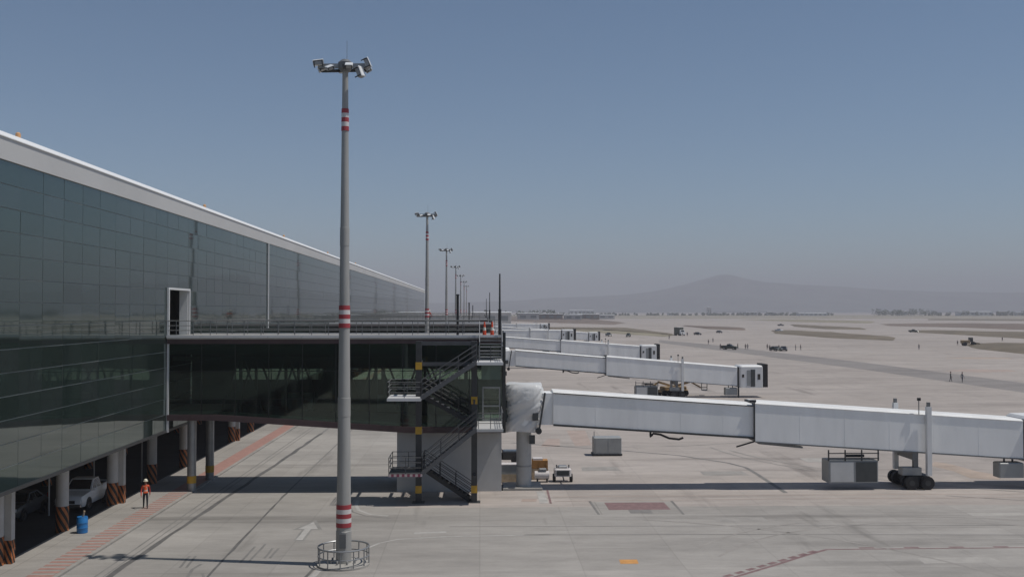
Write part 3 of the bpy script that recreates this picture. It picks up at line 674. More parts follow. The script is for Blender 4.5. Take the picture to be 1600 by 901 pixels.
def ribbed_tunnel(parent, xa, xb, za, slope, h, hw, name='tunnel_section'):
    """box tunnel between xa and xb, floor height za at xa, falling by slope; overhanging roof sheet and bottom rail"""
    dz = (xb - xa) * slope
    t = MB().add([(xa,-hw,za),(xb,-hw,za+dz),(xb,hw,za+dz),(xa,hw,za),(xa,-hw,za+h),(xb,-hw,za+dz+h),(xb,hw,za+dz+h),(xa,hw,za+h)],
                 [(3,2,1,0),(4,5,6,7),(0,1,5,4),(1,2,6,5),(2,3,7,6),(3,0,4,7)]).build(name, M_tunnel, parent)
    MB().add([(xa,-hw-.05,za+h+.003),(xb,-hw-.05,za+dz+h+.003),(xb,hw+.05,za+dz+h+.003),(xa,hw+.05,za+h+.003),(xa,-hw+.25,za+h+.12),(xb,-hw+.25,za+dz+h+.12),(xb,hw-.25,za+dz+h+.12),(xa,hw-.25,za+h+.12)],
             [(3,2,1,0),(4,5,6,7),(0,1,5,4),(1,2,6,5),(2,3,7,6),(3,0,4,7)]).build('tunnel_roof', M_tunnelroof, t)
    n = max(3, int((xb - xa) / 2.9))
    for i in range(1, n):
        x = xa + (xb - xa) * i / n; z = za + (x - xa) * slope
        MB().box(x - .03, x + .03, -hw - .007, -hw - .001, z + .06, z + h - .06).build('panel_seam', M_tunnel, t)
    return t, dz
def make_bridge(label, y, x_joint=19.2, x_wheel=30.6, x_end=38.2, slope=-.0675, wrapped=False, detail=True, lift=0.0, near=False):
    j = thing('jet_bridge', label, 'jet bridge', (3.1, y, 0), 0, 'jet bridges along the apron')
    ox = 3.1
    L = lambda x: x - ox
    zA = 4.58                                             # floor of inner tunnel at x = 5.1
    # rotunda and its column
    MB().lathe([(.53, .18), (.53, 4.35), (.75, 4.45)], 24).build('rotunda_column', M_colwhite, j, True)
    MB().lathe([(.545, 1.55), (.545, 1.66)], 24).build('column_clamp', M_galv, j, True)
    MB().cham(-1.5, 1.25, -1.0, 1.6, 0, .18, .03).build('base_pad', M_conc, j)
    rt = MB().lathe([(1.0, 4.4), (1.15, 4.5), (1.15, 7.05), (1.0, 7.2)], 28).build('rotunda', M_tunnel, j, True)
    MB().box(-1.32, -.6, -.80, .80, 4.75, 6.85).build('corridor_link', M_inside if wrapped else M_tunnel, j)
    MB().box(.55, L(5.12), -.98, .98, 4.55, 6.75).build('hinge_corridor', M_tunnel, j)
    MB().beam((L(4.52), -1.14, 6.8), (L(4.12), -1.16, 4.25), .12, .12).build('hinge_strut', M_dark, j)
    MB().tube((L(4.08), -1.3, 4.15), (L(4.08), -.9, 4.15), .22, n=12).build('hinge_wheel', M_black, j, True)
    MB().box(.35, .75, -.75, -.55, 3.2, 3.8).build('junction_box', M_acdark, j)
    MB().box(.55, .95, -1.3, -1.12, 4.9, 5.4).build('junction_box', M_acdark, j)
    if wrapped:
        nu, nv = 72, 26; vs = []; fs = []
        for v in range(nv + 1):
            t = v / nv; z = 4.05 + 3.3 * t
            for u in range(nu):
                a = 2*pi*u/nu; ca, sa = cos(a), sin(a)
                ex = (1.42 if ca > 0 else 1.30) - (.42 if ca > 0 else .06) * (1 - t) ** 1.5; ey = 1.36 - .25 * (1 - t) ** 1.5
                rx = ex * math.copysign(abs(ca) ** .55, ca); ry = ey * math.copysign(abs(sa) ** .55, sa)
                ph = rx * 2.6 - z * 3.4 + .5 * sin(z * 1.7 + rx); s = sin(ph * 1.6 + sa * 2) * .05 + abs(sin(ph * 2.4 + 1.3)) * .085 - .03 + sin(z * 2.2 + rx * 1.2) * .05 + random.uniform(-.004, .004)
                if t > .93: k = 1 - .10 * (t - .93) / .07
                else: k = 1
                vs.append(((rx - .02) * k + ca * s, ry * k + sa * s, z + sin(a * 3 + 1) * .06 * (1 if v in (0, nv) else .4)))
        for v in range(nv): fs += [(v*nu+u, v*nu+(u+1) % nu, (v+1)*nu+(u+1) % nu, (v+1)*nu+u) for u in range(nu)]
        vs.append((0, 0, 7.42)); top = len(vs) - 1; fs += [(nv*nu+u, nv*nu+(u+1) % nu, top) for u in range(nu)]
        MB().add(vs, fs).build('plastic_wrap', M_wrap, j, True)
    # tunnels
    ta, dz = ribbed_tunnel(j, L(5.1), L(x_joint + .8), zA, slope, 2.22, 1.10)
    zj = zA + (x_joint - 5.1) * slope
    MB().beam((L(5.1), -1.14, zA - .02), (L(x_joint), -1.14, zj - .02), .10, .13).build('bottom_rail', M_dark, ta)
    MB().beam((L(5.1), -1.13, zA + 2.19), (L(x_joint), -1.13, zj + 2.19), .06, .06).build('top_rail', M_dark, ta)
    zB = zj - .27
    tb, dz2 = ribbed_tunnel(j, L(x_joint), L(x_end), zB, slope, 2.66, 1.32)
    MB().beam((L(x_joint), -1.34, zB), (L(x_end), -1.34, zB + dz2), .06, .09).build('bottom_rail', M_rail, tb)
    MB().box(L(x_joint) - .06, L(x_joint) - .003, -1.34, 1.36, zB + .02, zB + 2.74).build('joint_frame', M_dark, tb)
    MB().beam((L(x_joint) - .05, -1.36, zB + .04), (L(x_joint) - 1.3, -1.2, zB - .35), .1, .1).build('joint_strut', M_black, tb)
    MB().box(L(x_joint) - .35, L(x_joint) + .1, -1.25, -1.05, zB + 2.76, zB + 2.9).build('joint_lamp', M_black, tb)
    MB().beam((L(x_joint) + .3, -.9, zB - .12), (L(x_joint) + 3.4, -.9, zB + 3.1*slope - .22), .5, .12).build('cable_tray', M_rail, tb)
    if detail:
        pts = [(L(11.9), -1.05, zA + 6.8*slope - .05), (L(11.9), -1.05, zA + 6.8*slope - .42), (L(12.1), -1.05, zA - .95 + .3), (L(12.6), -1.05, zA - .72), (L(13.2), -1.05, zA - .98), (L(13.9), -1.05, zA - 1.06), (L(14.2), -1.05, zA - .95)]
        pts = [Vector(p) for p in pts]; pts2 = []
        for i in range(len(pts)-1): pts2 += [pts[i].lerp(pts[i+1], t/3) for t in range(3)]
        MB().path(pts2 + [pts[-1]], .075, 8).build('cable_loop', M_rubber, ta, True)
    # lift columns, bogie and wheels
    xw = L(x_wheel); zt = zB + (x_wheel - x_joint) * slope + 2.66
    for y_, xo in ((-1.62, .72), (1.62, -.3)):
        MB().box(xw + xo - .16, xw + xo + .16, y_ - .17, y_ + .17, 1.0, zt + .55).build('lift_column', M_white, j)
        MB().box(xw + xo - .1, xw + xo + .1, y_ - .1, y_ + .1, zt + .55, zt + .85).build('column_head', M_rail, j)
    MB().tube((xw + .12, -1.45, zt), (xw + .12, -1.45, zt + .95), .035, n=6).build('lamp_post', M_rail, j)
    MB().box(xw + .02, xw + .24, -1.52, -1.38, zt + .95, zt + 1.15).build('floodlamp', M_black, j)
    MB().box(xw - .3, xw + .08, -1.3, 1.3, zt - 3.2, zt - 2.7).build('cross_beam', M_rail, j)
    MB().box(xw - .16, xw + .16, -1.2, -.9, 1.0, zt - 2.7).build('bogie_leg', M_rail, j)
    MB().box(xw - 1.0, xw + .35, -1.3, -.55, .98, 1.5).build('drive_box', M_acgrey, j)
    MB().box(xw - .6, xw + .95, -1.2, 1.2, .40, .95).build('bogie_frame', M_black, j)
    for dx in (-.45, .66):
        for dy in (-1.45, -.8, .8, 1.45):
            wl_ = MB().tube((xw + dx, dy - .17, .47), (xw + dx, dy + .17, .47), .47, n=24).build('wheel', M_rubber, j, True)
            if dy < 0: MB().tube((xw + dx, dy - .18, .47), (xw + dx, dy + .0, .47), .20, .20, n=16).build('wheel_rim', M_dark, wl_, True)
    MB().lathe([(.16, 0), (.2, .12), (.1, .3)], 10, (xw + .75, -1.6, 1.15)).build('warning_lamp', M_white, j, True)
    # slung equipment
    zu = .5
    if near: ac_unit(j, L(24.3), -1.5, zu)
    else: ac_unit(j, L(22.3), -1.5, .15, 3.2, 1.5)
    xs = L(x_end) - 1.75; ze = zB + dz2
    b = MB().cham(xs, xs + 1.75, -1.4, -.4, ze - 1.3, ze - .25, .06).build('equipment_box', M_acgrey, j)
    for q in (.55, 1.15): MB().box(xs + q - .05, xs + q + .05, -1.0, -.9, ze - .25, ze + .05).build('hanger', M_dark, b)
    MB().box(L(x_end) + .05, L(x_end) + .25, -1.5, -1.3, .0, ze).build('support_leg', M_black, j)
    # cab at the aircraft end
    ce = MB().box(L(x_end) + .05, L(x_end) + .28, -1.28, 1.28, ze + .05, ze + 2.7).build('bellows', M_dark, j)
    cx = L(x_end) + .28
    cb = MB().cham(cx, cx + 3.4, -1.75, 1.75, ze - .22, ze + 2.95, .18).build('cab', M_white, j)
    MB().box(cx + 1.0, cx + 1.5, -1.775, -1.752, ze + .05, ze + 2.3).build('cab_door', M_acgrey, cb)
    MB().box(cx + 1.55, cx + 2.2, -1.785, -1.753, ze - .05, ze + 2.4).build('cab_door', M_acdark, cb)
    MB().box(cx + .30, cx + .62, -1.77, -1.752, ze + 1.25, ze + 1.7).build('cab_window', M_carglass, cb)
    MB().box(cx + 2.55, cx + 2.95, -1.77, -1.752, ze + .95, ze + 1.75).build('cab_window', M_carglass, cb)
    MB().box(cx + 3.4, cx + 4.05, -1.7, 1.7, ze - .15, ze + 3.15).build('docking_canopy', M_rubber, cb)
    if lift: j['lift'] = lift
    return j
make_bridge('white jet bridge nearest the camera, its rotunda wrapped in plastic sheet', 72.4, wrapped=True, near=True)
make_bridge('white jet bridge second from the camera, its whole cab in view', 147.8, 18.1, 28.3, 37.0, -.083)
make_bridge('pale jet bridge third from the camera, just above the second one', 222.4, 17.5, 27, 34.6, -.075, detail=False)
make_bridge('short level jet bridge fourth from the camera, its cab high', 297, 14.5, 19, 23.4, -.012, detail=False)
make_bridge('faint jet bridge farthest down the apron, its cab past the fourth', 371.6, 18.0, 30, 39.2, -.075, detail=False)
make_bridge('faint white jet bridge seen over the others beside the rod', 446, 16.0, 24, 26.0, -.02, detail=False)

# ------------------------------------------------------------------ floodlight masts
def make_mast():
    m = thing('floodlight_mast', 'x', 'light mast', (-6.7, 50.9, 0), 0, 'floodlight masts along the road')
    r = lambda z: .375 - (.375 - .14) * z / 24.6
    p = MB(); prof = [(r(z), z) for z in (0, 3, 6, 10, 14, 18, 22, 24.6)]
    p.lathe(prof, 24).build('pole', M_mast, m, True)
    MB().lathe([(r(0) + .012, .12), (r(1.7) + .018, 1.68), (r(1.7), 1.70)], 24).build('pole_sleeve', M_mast, m, True)
    for z in (8.2, 16.6): MB().lathe([(r(z) + .02, z - .9), (r(z) + .016, z), (r(z), z + .01)], 24).build('slip_joint', M_mast, m, True)
    for base in (1.88, 11.65, 21.4):
        for i in range(5):
            z0 = base + i * .22; z1 = z0 + .22
            q = .022
            MB().lathe([(r(z0) + q, z0), (r(z1) + q, z1)], 24).build('painted_band', M_red if i % 2 == 0 else M_bwhite, m, True)
    # head frame: one crossarm with an uneven cluster of floodlights
    MB().lathe([(.20, 24.35), (.34, 24.5), (.36, 24.8), (.18, 24.95)], 18).build('head_hub', M_rail, m, True)
    MB().tube((.08, 0, 24.9), (.08, 0, 25.9), .010, n=5).build('finial_rod', M_rail, m)
    MB().beam((-1.35, 0, 24.62), (1.15, 0, 24.66), .16, .22).build('crossarm', M_galv, m)
    MB().beam((-1.2, .3, 24.45), (1.05, .3, 24.5), .10, .14).build('crossarm', M_dark, m)
    MB().beam((0, -.7, 24.5), (0, .7, 24.5), .12, .14).build('crossarm', M_dark, m)
    def lamp(x, y, z, rx, ry, rz, s_=1.0):
        b = MB().cham(-.30, .30, -.24, .24, -.14, .10, .06).build('floodlight', M_galv, m, False, (x, y, z)); b.rotation_euler = (radians(rx), radians(ry), radians(rz)); b.scale = (s_ * .88,) * 3
        MB().cham(-.31, .31, -.25, .25, .102, .15, .03).build('lamp_hood', M_plate, b)
        MB().box(-.26, .26, -.20, .20, -.165, -.142).build('lamp_lens', M_plate, b)
        MB().box(-.26, -.20, -.27, -.242, -.30, .08).build('lamp_bracket', M_dark, b); MB().box(.20, .26, -.27, -.242, -.30, .08).build('lamp_bracket', M_dark, b)
    lamp(-1.32, -.10, 24.78, 6, -8, 4, 1.0); lamp(-1.15, .25, 24.58, -10, -20, 15, .9); lamp(-.75, -.25, 24.50, 20, -25, 30, .7)
    lamp(1.12, -.12, 24.78, 10, 66, 8, .95); lamp(.78, -.30, 24.28, 12, 70, -12, 1.0); lamp(1.05, .30, 24.62, -8, 55, 20, .85)
    lamp(.25, -.55, 24.55, 35, 0, 0, .7); lamp(-.2, .6, 24.6, -35, 0, 0, .8)
    # ring plinth with guard rail
    MB().lathe([(1.28, 0), (1.28, .10), (.9, .14)], 40).build('plinth', M_conc, m, True)
    for z in (.50, .92):
        MB().path([(1.24*cos(2*pi*i/40), 1.24*sin(2*pi*i/40), z) for i in range(41)], .03 if z < .9 else .045, 6).build('guard_rail', M_galv, m, True)
    for i in range(12):
        a = 2*pi*i/12; MB().tube((1.24*cos(a), 1.24*sin(a), .1), (1.24*cos(a), 1.24*sin(a), .92), .03, n=6).build('guard_post', M_galv, m)
    for i in range(8):
        a = 2*pi*(i+.5)/8; MB().lathe([(.05, .14), (.05, .30), (.02, .32)], 8, (.62*cos(a), .62*sin(a), 0)).build('anchor_bolt', M_galv, m)
    MB().box(-.16, .16, -.42, -.36, .9, 1.6).build('service_hatch', M_rail, m)
    return m
m1 = make_mast(); m1['label'] = 'tall floodlight mast nearest the camera, ring guard rail round its foot'
index_children()
for i, (y, lab) in enumerate(((130, 'second floodlight mast from the camera, rising over the walkway roof'), (205, 'third floodlight mast from the camera'), (284, 'fourth floodlight mast, small in the distance'),
                (356, 'fifth floodlight mast, faint in the distance'), (432, 'sixth floodlight mast, very faint far off'), (508, 'farthest and faintest floodlight mast'))):
    c = copy_tree(m1, None, ('anchor_bolt', 'guard_post', 'cooling_fin') if i > 0 else ()); c.location = (-6.7, y, 0); c['label'] = lab

# ------------------------------------------------------------------ vehicles
def make_pickup(label, paint, loc, rz, group=None, bed=True, name='pickup_truck', cat='pickup truck'):
    """front towards local -y; ground at z = 0"""
    t = thing(name, label, cat, loc, rz, group)
    W2 = .90
    # lower body loft: sections along y (y, half width, z bottom, z top)
    if bed: secs = [(-2.62, .70, .48, .86), (-2.52, .84, .40, .98), (-2.2, W2, .36, 1.06), (-1.25, W2, .36, 1.14), (-1.0, W2, .36, 1.16), (.72, W2, .36, 1.16), (.76, W2, .36, 1.18), (2.45, W2, .42, 1.18), (2.55, .86, .48, 1.15)]
    else: secs = [(-2.25, .66, .42, .70), (-2.15, .80, .34, .80), (-1.8, .87, .28, .88), (-1.0, .88, .28, .96), (1.1, .88, .28, .98), (1.75, .87, .30, .98), (2.1, .82, .36, .95), (2.2, .70, .42, .86)]
    mb = MB(); vs = []; n = 8
    for y, w, zb, zt in secs:
        h = zt - zb
        vs += [(-w+.06, y, zb), (w-.06, y, zb), (w, y, zb + h*.2), (w, y, zb + h*.72), (w-.07, y, zt), (-w+.07, y, zt), (-w, y, zb + h*.72), (-w, y, zb + h*.2)]
    fs = [tuple(range(n-1, -1, -1)), tuple(range((len(secs)-1)*n, len(secs)*n))]
    for i in range(len(secs)-1): fs += [(i*n+k, i*n+(k+1) % n, (i+1)*n+(k+1) % n, (i+1)*n+k) for k in range(n)]
    body = mb.add(vs, fs).build('body', paint, t, True)
    # cabin
    if bed: ya, yb, yc, yd, z0, z1 = -1.05, -.25, .55, .74, 1.15, 1.80
    else: ya, yb, yc, yd, z0, z1 = -.95, -.2, .85, 1.7, .96, 1.45
    wb, wt = .84, .68
    def cabin(o, shrink=0):
        return [(-wb-o, ya, z0), (wb+o, ya, z0), (wb+o, yd, z0), (-wb-o, yd, z0), (-wt-o, yb, z1), (wt+o, yb, z1), (wt+o, yc, z1), (-wt-o, yc, z1)]
    cb = MB().add(cabin(0), [(3,2,1,0),(4,5,6,7),(0,1,5,4),(1,2,6,5),(2,3,7,6),(3,0,4,7)]).build('cabin', paint, t)
    cv = [Vector(v) for v in cabin(0)]
    def win(a, b, c, d, i0=.08, u0=0.0, u1=1.0):
        A, B, C, D = cv[a], cv[b], cv[c], cv[d]; nrm = (B - A).cross(D - A).normalized() * .006
        q = lambda u, v: (A.lerp(B, u)).lerp(D.lerp(C, u), v) + nrm
        lo, hi = u0 + i0 * (1 if u0 == 0 else .3), u1 - i0 * (1 if u1 == 1 else .3)
        w_ = MB().add([q(lo, .12), q(hi, .12), q(hi, .90), q(lo, .90)], [(0, 1, 2, 3)])
        w_.build('window', M_carglass, cb)
    win(0, 1, 5, 4, .06); win(1, 2, 6, 5, .10, 0, .52); win(1, 2, 6, 5, .10, .52, 1); win(3, 0, 4, 7, .10, 0, .5); win(3, 0, 4, 7, .10, .5, 1); win(2, 3, 7, 6, .08)
    if bed:
        MB().box(-.72, .72, .80, 2.46, 1.183, 1.19).build('load_bed', M_black, t)
        for x in (-.82, .82): MB().box(x - .06, x + .06, .78, 2.5, 1.184, 1.30).build('bed_side', paint, t)
        MB().box(-.82, .82, 2.44, 2.53, 1.16, 1.298).build('tailgate', paint, t)
    yf = secs[0][0]; wr = .37 if bed else .32
    MB().box(-.42, .42, yf - .02, yf + .05, .62, .80).build('grille', M_black, t)
    MB().cham(-.80, .80, yf - .07, yf + .10, .40, .58, .03).build('bumper', M_chrome if bed else paint, t)
    for x in (-.62, .62):
        MB().cham(x - .15, x + .15, yf + .01, yf + .14, .66, .84, .03).build('headlight', M_lamp, t)
        MB().box(x*1.32 - .06, x*1.32 + .06, secs[-1][0] - .06, secs[-1][0] + .03, .80, 1.08).build('tail_light', M_tail, t)
        MB().cham(x*1.62 - .09, x*1.62 + .09, ya - .02, ya + .10, z0 + .02, z0 + .20, .03).build('mirror', paint, t)
    for y in ((-1.62, 1.5) if bed else (-1.4, 1.35)):
        for x in (-.80, .80):
            MB().tube((x - .135, y, wr + .06), (x + .135, y, wr + .06), wr + .07, n=20).build('wheel_arch', M_black, body)
            w_ = MB().tube((x - .125*1.12, y, wr), (x + .125*1.12, y, wr), wr, n=22).build('wheel', M_rubber, t, True)
            s = 1 if x > 0 else -1
            MB().tube((x + s*.10, y, wr), (x + s*.148, y, wr), wr*.62, wr*.58, n=16).build('wheel_rim', M_chrome, w_, True)
    return t
make_pickup('white pickup truck parked facing out between the striped columns', M_pick, (-25.35, 66.75, .004), 0)
make_pickup('dark sedan car in the shade under the terminal', mat('car_grey', (.10, .105, .11), .25, .1, .05, 3), (-28.0, 63.5, .004), 0, None, False, 'parked_car', 'car')
make_pickup('dark green pickup on the taxiway amid the group of people', M_green, (79.9, 326, 0), radians(55), 'vehicles out on the apron')
make_pickup('small dark vehicle beside the second group of people, left of two', M_green, (91.6, 315.2, 0), radians(20), 'vehicles out on the apron', False, 'small_car', 'car')
make_pickup('small dark vehicle beside the second group of people, right of two', M_cardark, (94.2, 315.4, 0), radians(-10), 'vehicles out on the apron', False, 'small_car', 'car')
make_pickup('far dark pickup left of the taxiing truck on the apron edge', M_cardark, (62.8, 498.8, 0), radians(12), 'vehicles out on the apron')
make_pickup('far dark pickup near the straw-coloured verge', M_green, (70.7, 486.3, 0), radians(-15), 'vehicles out on the apron')
make_pickup('far small car right of the tall truck', M_cardark, (111.8, 523.6, 0), radians(30), 'vehicles out on the apron', False, 'small_car', 'car')
make_pickup('far dark car on the taxiway right of the soil verge', M_cardark, (133.5, 568, 0), radians(15), 'vehicles out on the apron', False, 'small_car', 'car')
make_pickup('tiny far pickup behind the long grass verge', M_cardark, (244.7, 826.8, 0), radians(90), 'vehicles out on the apron')
make_pickup('tiny pale pickup at the tip of the long grass verge', M_pick, (176.9, 601.4, 0), radians(30), 'vehicles out on the apron')
make_pickup('far car at the left tip of the thin right-hand verge', M_green, (248.9, 581.3, 0), radians(90), 'vehicles out on the apron')
# tall box truck
bt = thing('box_truck', 'tall dark box truck far out on the apron with people round it', 'truck', (100, 510, 0), radians(20))
MB().cham(-1.25, 1.25, -1.4, 3.6, 1.05, 4.1, .06).build('cargo_box', M_green, bt)
MB().box(-1.22, 1.22, -1.3, 3.5, 4.1, 4.16).build('box_roof', M_white, bt)
MB().extr([(-3.3, .7), (-1.5, .7), (-1.5, 2.9), (-2.2, 2.95), (-2.9, 1.8), (-3.3, 1.7)], -1.1, 1.1, 'x').build('truck_cab', M_white, bt)
MB().add([(-.95, -2.92, 1.85), (.95, -2.92, 1.85), (.95, -2.30, 2.82), (-.95, -2.30, 2.82)], [(0, 1, 2, 3)]).build('windscreen', M_carglass, bt)
for y in (-2.4, 1.6, 2.7):
    for x in (-1.0, 1.0): MB().tube((x - .15, y, .5), (x + .15, y, .5), .5, n=16).build('wheel', M_rubber, bt, True)
MB().box(-.5, .5, -2.6, 3.4, .55, 1.05).build('chassis', M_black, bt)
# loader at the right-hand verge
ld = thing('wheel_loader', 'ochre wheel loader at the tip of the right-hand grass verge', 'loader', (173.8, 358.5, 0), radians(80))
MB().cham(-.95, .95, .2, 3.0, .9, 2.0, .1).build('engine_hood', M_ochre, ld)
MB().cham(-.7, .7, -.9, .4, 1.3, 3.0, .1).build('cab', M_acdark, ld)
for x in (-.6, .6): MB().beam((x, -.8, 1.5), (x, -2.9, .6), .16, .3).build('lift_arm', M_ochre, ld)
MB().extr([(-3.6, .1), (-2.7, .1), (-2.7, 1.1), (-2.9, 1.1)], -1.25, 1.25, 'x').build('bucket', M_ochre, ld)
for y in (-1.2, 1.9):
    for x in (-1.0, 1.0): MB().tube((x - .22, y, .68), (x + .22, y, .68), .68, n=18).build('wheel', M_rubber, ld, True)
# two boom lifts by the second bridge
def boom_lift(label, x, y, rz):
    b = thing('boom_lift', label, 'boom lift', (x, y, 0), rz, 'boom lifts by the second jet bridge')
    MB().cham(-.9, .9, -1.1, 1.1, .45, .85, .05).build('chassis', M_ochre, b)
    MB().cham(-.7, .7, -.9, 1.3, .85, 1.35, .08).build('turret', M_ochre, b)
    MB().beam((0, 1.0, 1.3), (0, -1.4, 2.0), .28, .3).build('lower_boom', M_ochre, b)
    MB().beam((.3, -1.4, 2.05), (.3, -3.0, 1.15), .2, .22).build('upper_boom', M_ochre, b)
    k = MB().box(-.3, .95, -3.9, -3.1, .75, .82).build('basket', M_dark, b)
    for z in (1.2, 1.8):
        for a in ((-.3, -3.9, .95, -3.9), (-.3, -3.1, .95, -3.1), (-.3, -3.9, -.3, -3.1), (.95, -3.9, .95, -3.1)): MB().tube((a[0], a[1], z), (a[2], a[3], z), .03, n=5).build('basket_rail', M_dark, k)
    for px in (-.3, .95):
        for py in (-3.9, -3.1): MB().tube((px, py, .8), (px, py, 1.8), .03, n=5).build('basket_post', M_dark, k)
    for yy in (-.8, .8):
        for xx in (-.85, .85): MB().tube((xx - .14, yy, .42), (xx + .14, yy, .42), .42, n=16).build('wheel', M_rubber, b, True)
boom_lift('ochre boom lift left of the second jet bridge wheels', 27.6, 150.6, radians(-75))
boom_lift('ochre boom lift right of the second jet bridge wheels', 29.6, 150.8, radians(80))

# ------------------------------------------------------------------ things round the first bridge
gb = thing('ground_unit', 'grey steel equipment box standing on the apron behind the near tunnel', 'equipment box', (11.0, 88.8, 0))
MB().cham(-1.2, 1.2, -.7, .7, .18, 1.58, .05).build('cabinet', M_acgrey, gb)
MB().box(-1.3, 1.25, -.75, .75, .05, .18).build('skid', M_black, gb)
MB().box(-1.05, -.05, -.725, -.702, .3, 1.45).build('door_panel', M_acgrey, gb); MB().box(.05, 1.05, -.725, -.702, .3, 1.45).build('door_panel', M_acgrey, gb)
MB().tube((-1.1, 0, 1.58), (-1.1, 0, 2.05), .03, n=6).build('vent_pipe', M_rail, gb)
cr = thing('crate_stack', 'pale crate stack left of the white rotunda column', 'crate', (2.05, 75.0, 0))
MB().box(-.75, .75, -.5, .5, .10, .62).build('lower_crate', M_palewood, cr)
MB().box(-.62, .70, -.45, .45, .64, 1.30).build('upper_crate', M_acgrey, cr); MB().box(-.66, .74, -.49, .49, 1.30, 1.36).build('lid', M_bwhite, cr)
for y in (-.42, 0, .42): MB().box(-.75, .75, y - .06, y + .06, 0, .10).build('bearer', M_palewood, cr)
wc = thing('wooden_crate', 'orange-brown wooden crate right of the rotunda column', 'crate', (4.45, 76.4, 0))
MB().box(-.58, .58, -.45, .45, .84, 1.42).build('crate_body', M_wood, wc); MB().box(-.5, .2, -.4, .4, 1.42, 1.56).build('packing_sheet', M_bwhite, wc)
for x in (-.5, 0, .5): MB().box(x - .06, x + .06, -.475, -.452, .84, 1.42).build('slat', M_wood, wc)
MB().box(-.60, .60, -.45, .45, .10, .82).build('pallet_load', M_palewood, wc)
for y in (-.38, 0, .38): MB().box(-.6, .6, y - .06, y + .06, 0, .10).build('bearer', M_palewood, wc)
cp = thing('air_compressor', 'white horizontal tank compressor beside the rotunda column foot', 'compressor', (4.55, 75.0, 0))
MB().tube((-.55, 0, .50), (.50, 0, .50), .30, n=20).build('tank', M_bwhite, cp, True)
for x in (-.35, .35): MB().box(x - .05, x + .05, -.28, .28, 0, .26).build('foot', M_black, cp)
MB().cham(-.25, .3, -.2, .2, .80, 1.0, .04).build('motor', M_galv, cp)
ge = thing('towed_generator', 'small white towed generator with dark wheels at the shadow edge', 'generator', (6.05, 75.2, 0))
MB().cham(-.62, .62, -.5, .5, .42, 1.0, .10).build('housing', M_bwhite, ge)
MB().cham(-.35, .35, -.35, .35, 1.0, 1.16, .06).build('exhaust_box', M_galv, ge)
for x in (-.45, .45): MB().tube((x, -.2, 1.0), (x, -.2, 1.25), .05, n=8).build('exhaust', M_rail, ge)
MB().box(-.45, .45, -.525, -.502, .5, .85).build('grille', M_acdark, ge)
for x in (-.62, .62): MB().tube((x - .10, -.15, .30), (x + .10, -.15, .30), .30, n=16).build('wheel', M_rubber, ge, True)
MB().beam((0, -.45, .4), (0, -1.3, .3), .08, .08).build('tow_bar', M_black, ge)
bg_ = thing('baggage_tug', 'small dark tow tractor just behind the support wall', 'tractor', (2.0, 84.0, 0), radians(90))
MB().cham(-.65, .65, -1.3, .2, .4, 1.1, .1).build('hood', M_cardark, bg_); MB().cham(-.6, .6, .2, 1.2, .4, .9, .08).build('seat_deck', M_black, bg_)
for y in (-.9, .8):
    for x in (-.6, .6): MB().tube((x - .12, y, .38), (x + .12, y, .38), .38, n=16).build('wheel', M_rubber, bg_, True)
MB().tube((0, .1, 1.0), (0, .35, 1.35), .03, n=6).build('steering_column', M_black, bg_)
# blue drum
dm = thing('plastic_drum', 'bright blue plastic drum at the edge of the pavement', 'drum', (-22.2, 58.2, .11))
MB().lathe([(.27, 0), (.295, .03), (.295, .28), (.305, .30), (.295, .32), (.295, .56), (.305, .58), (.295, .60), (.295, .84), (.27, .88)], 28).build('drum_body', M_blue, dm, True)
MB().lathe([(.278, .875), (.278, .905), (.25, .905), (.25, .89)], 28).build('rim', M_blue, dm, True)
MB().tube((-.06, .05, .5), (.12, -.02, 1.22), .05, n=8).build('wooden_stick', M_palewood, dm)

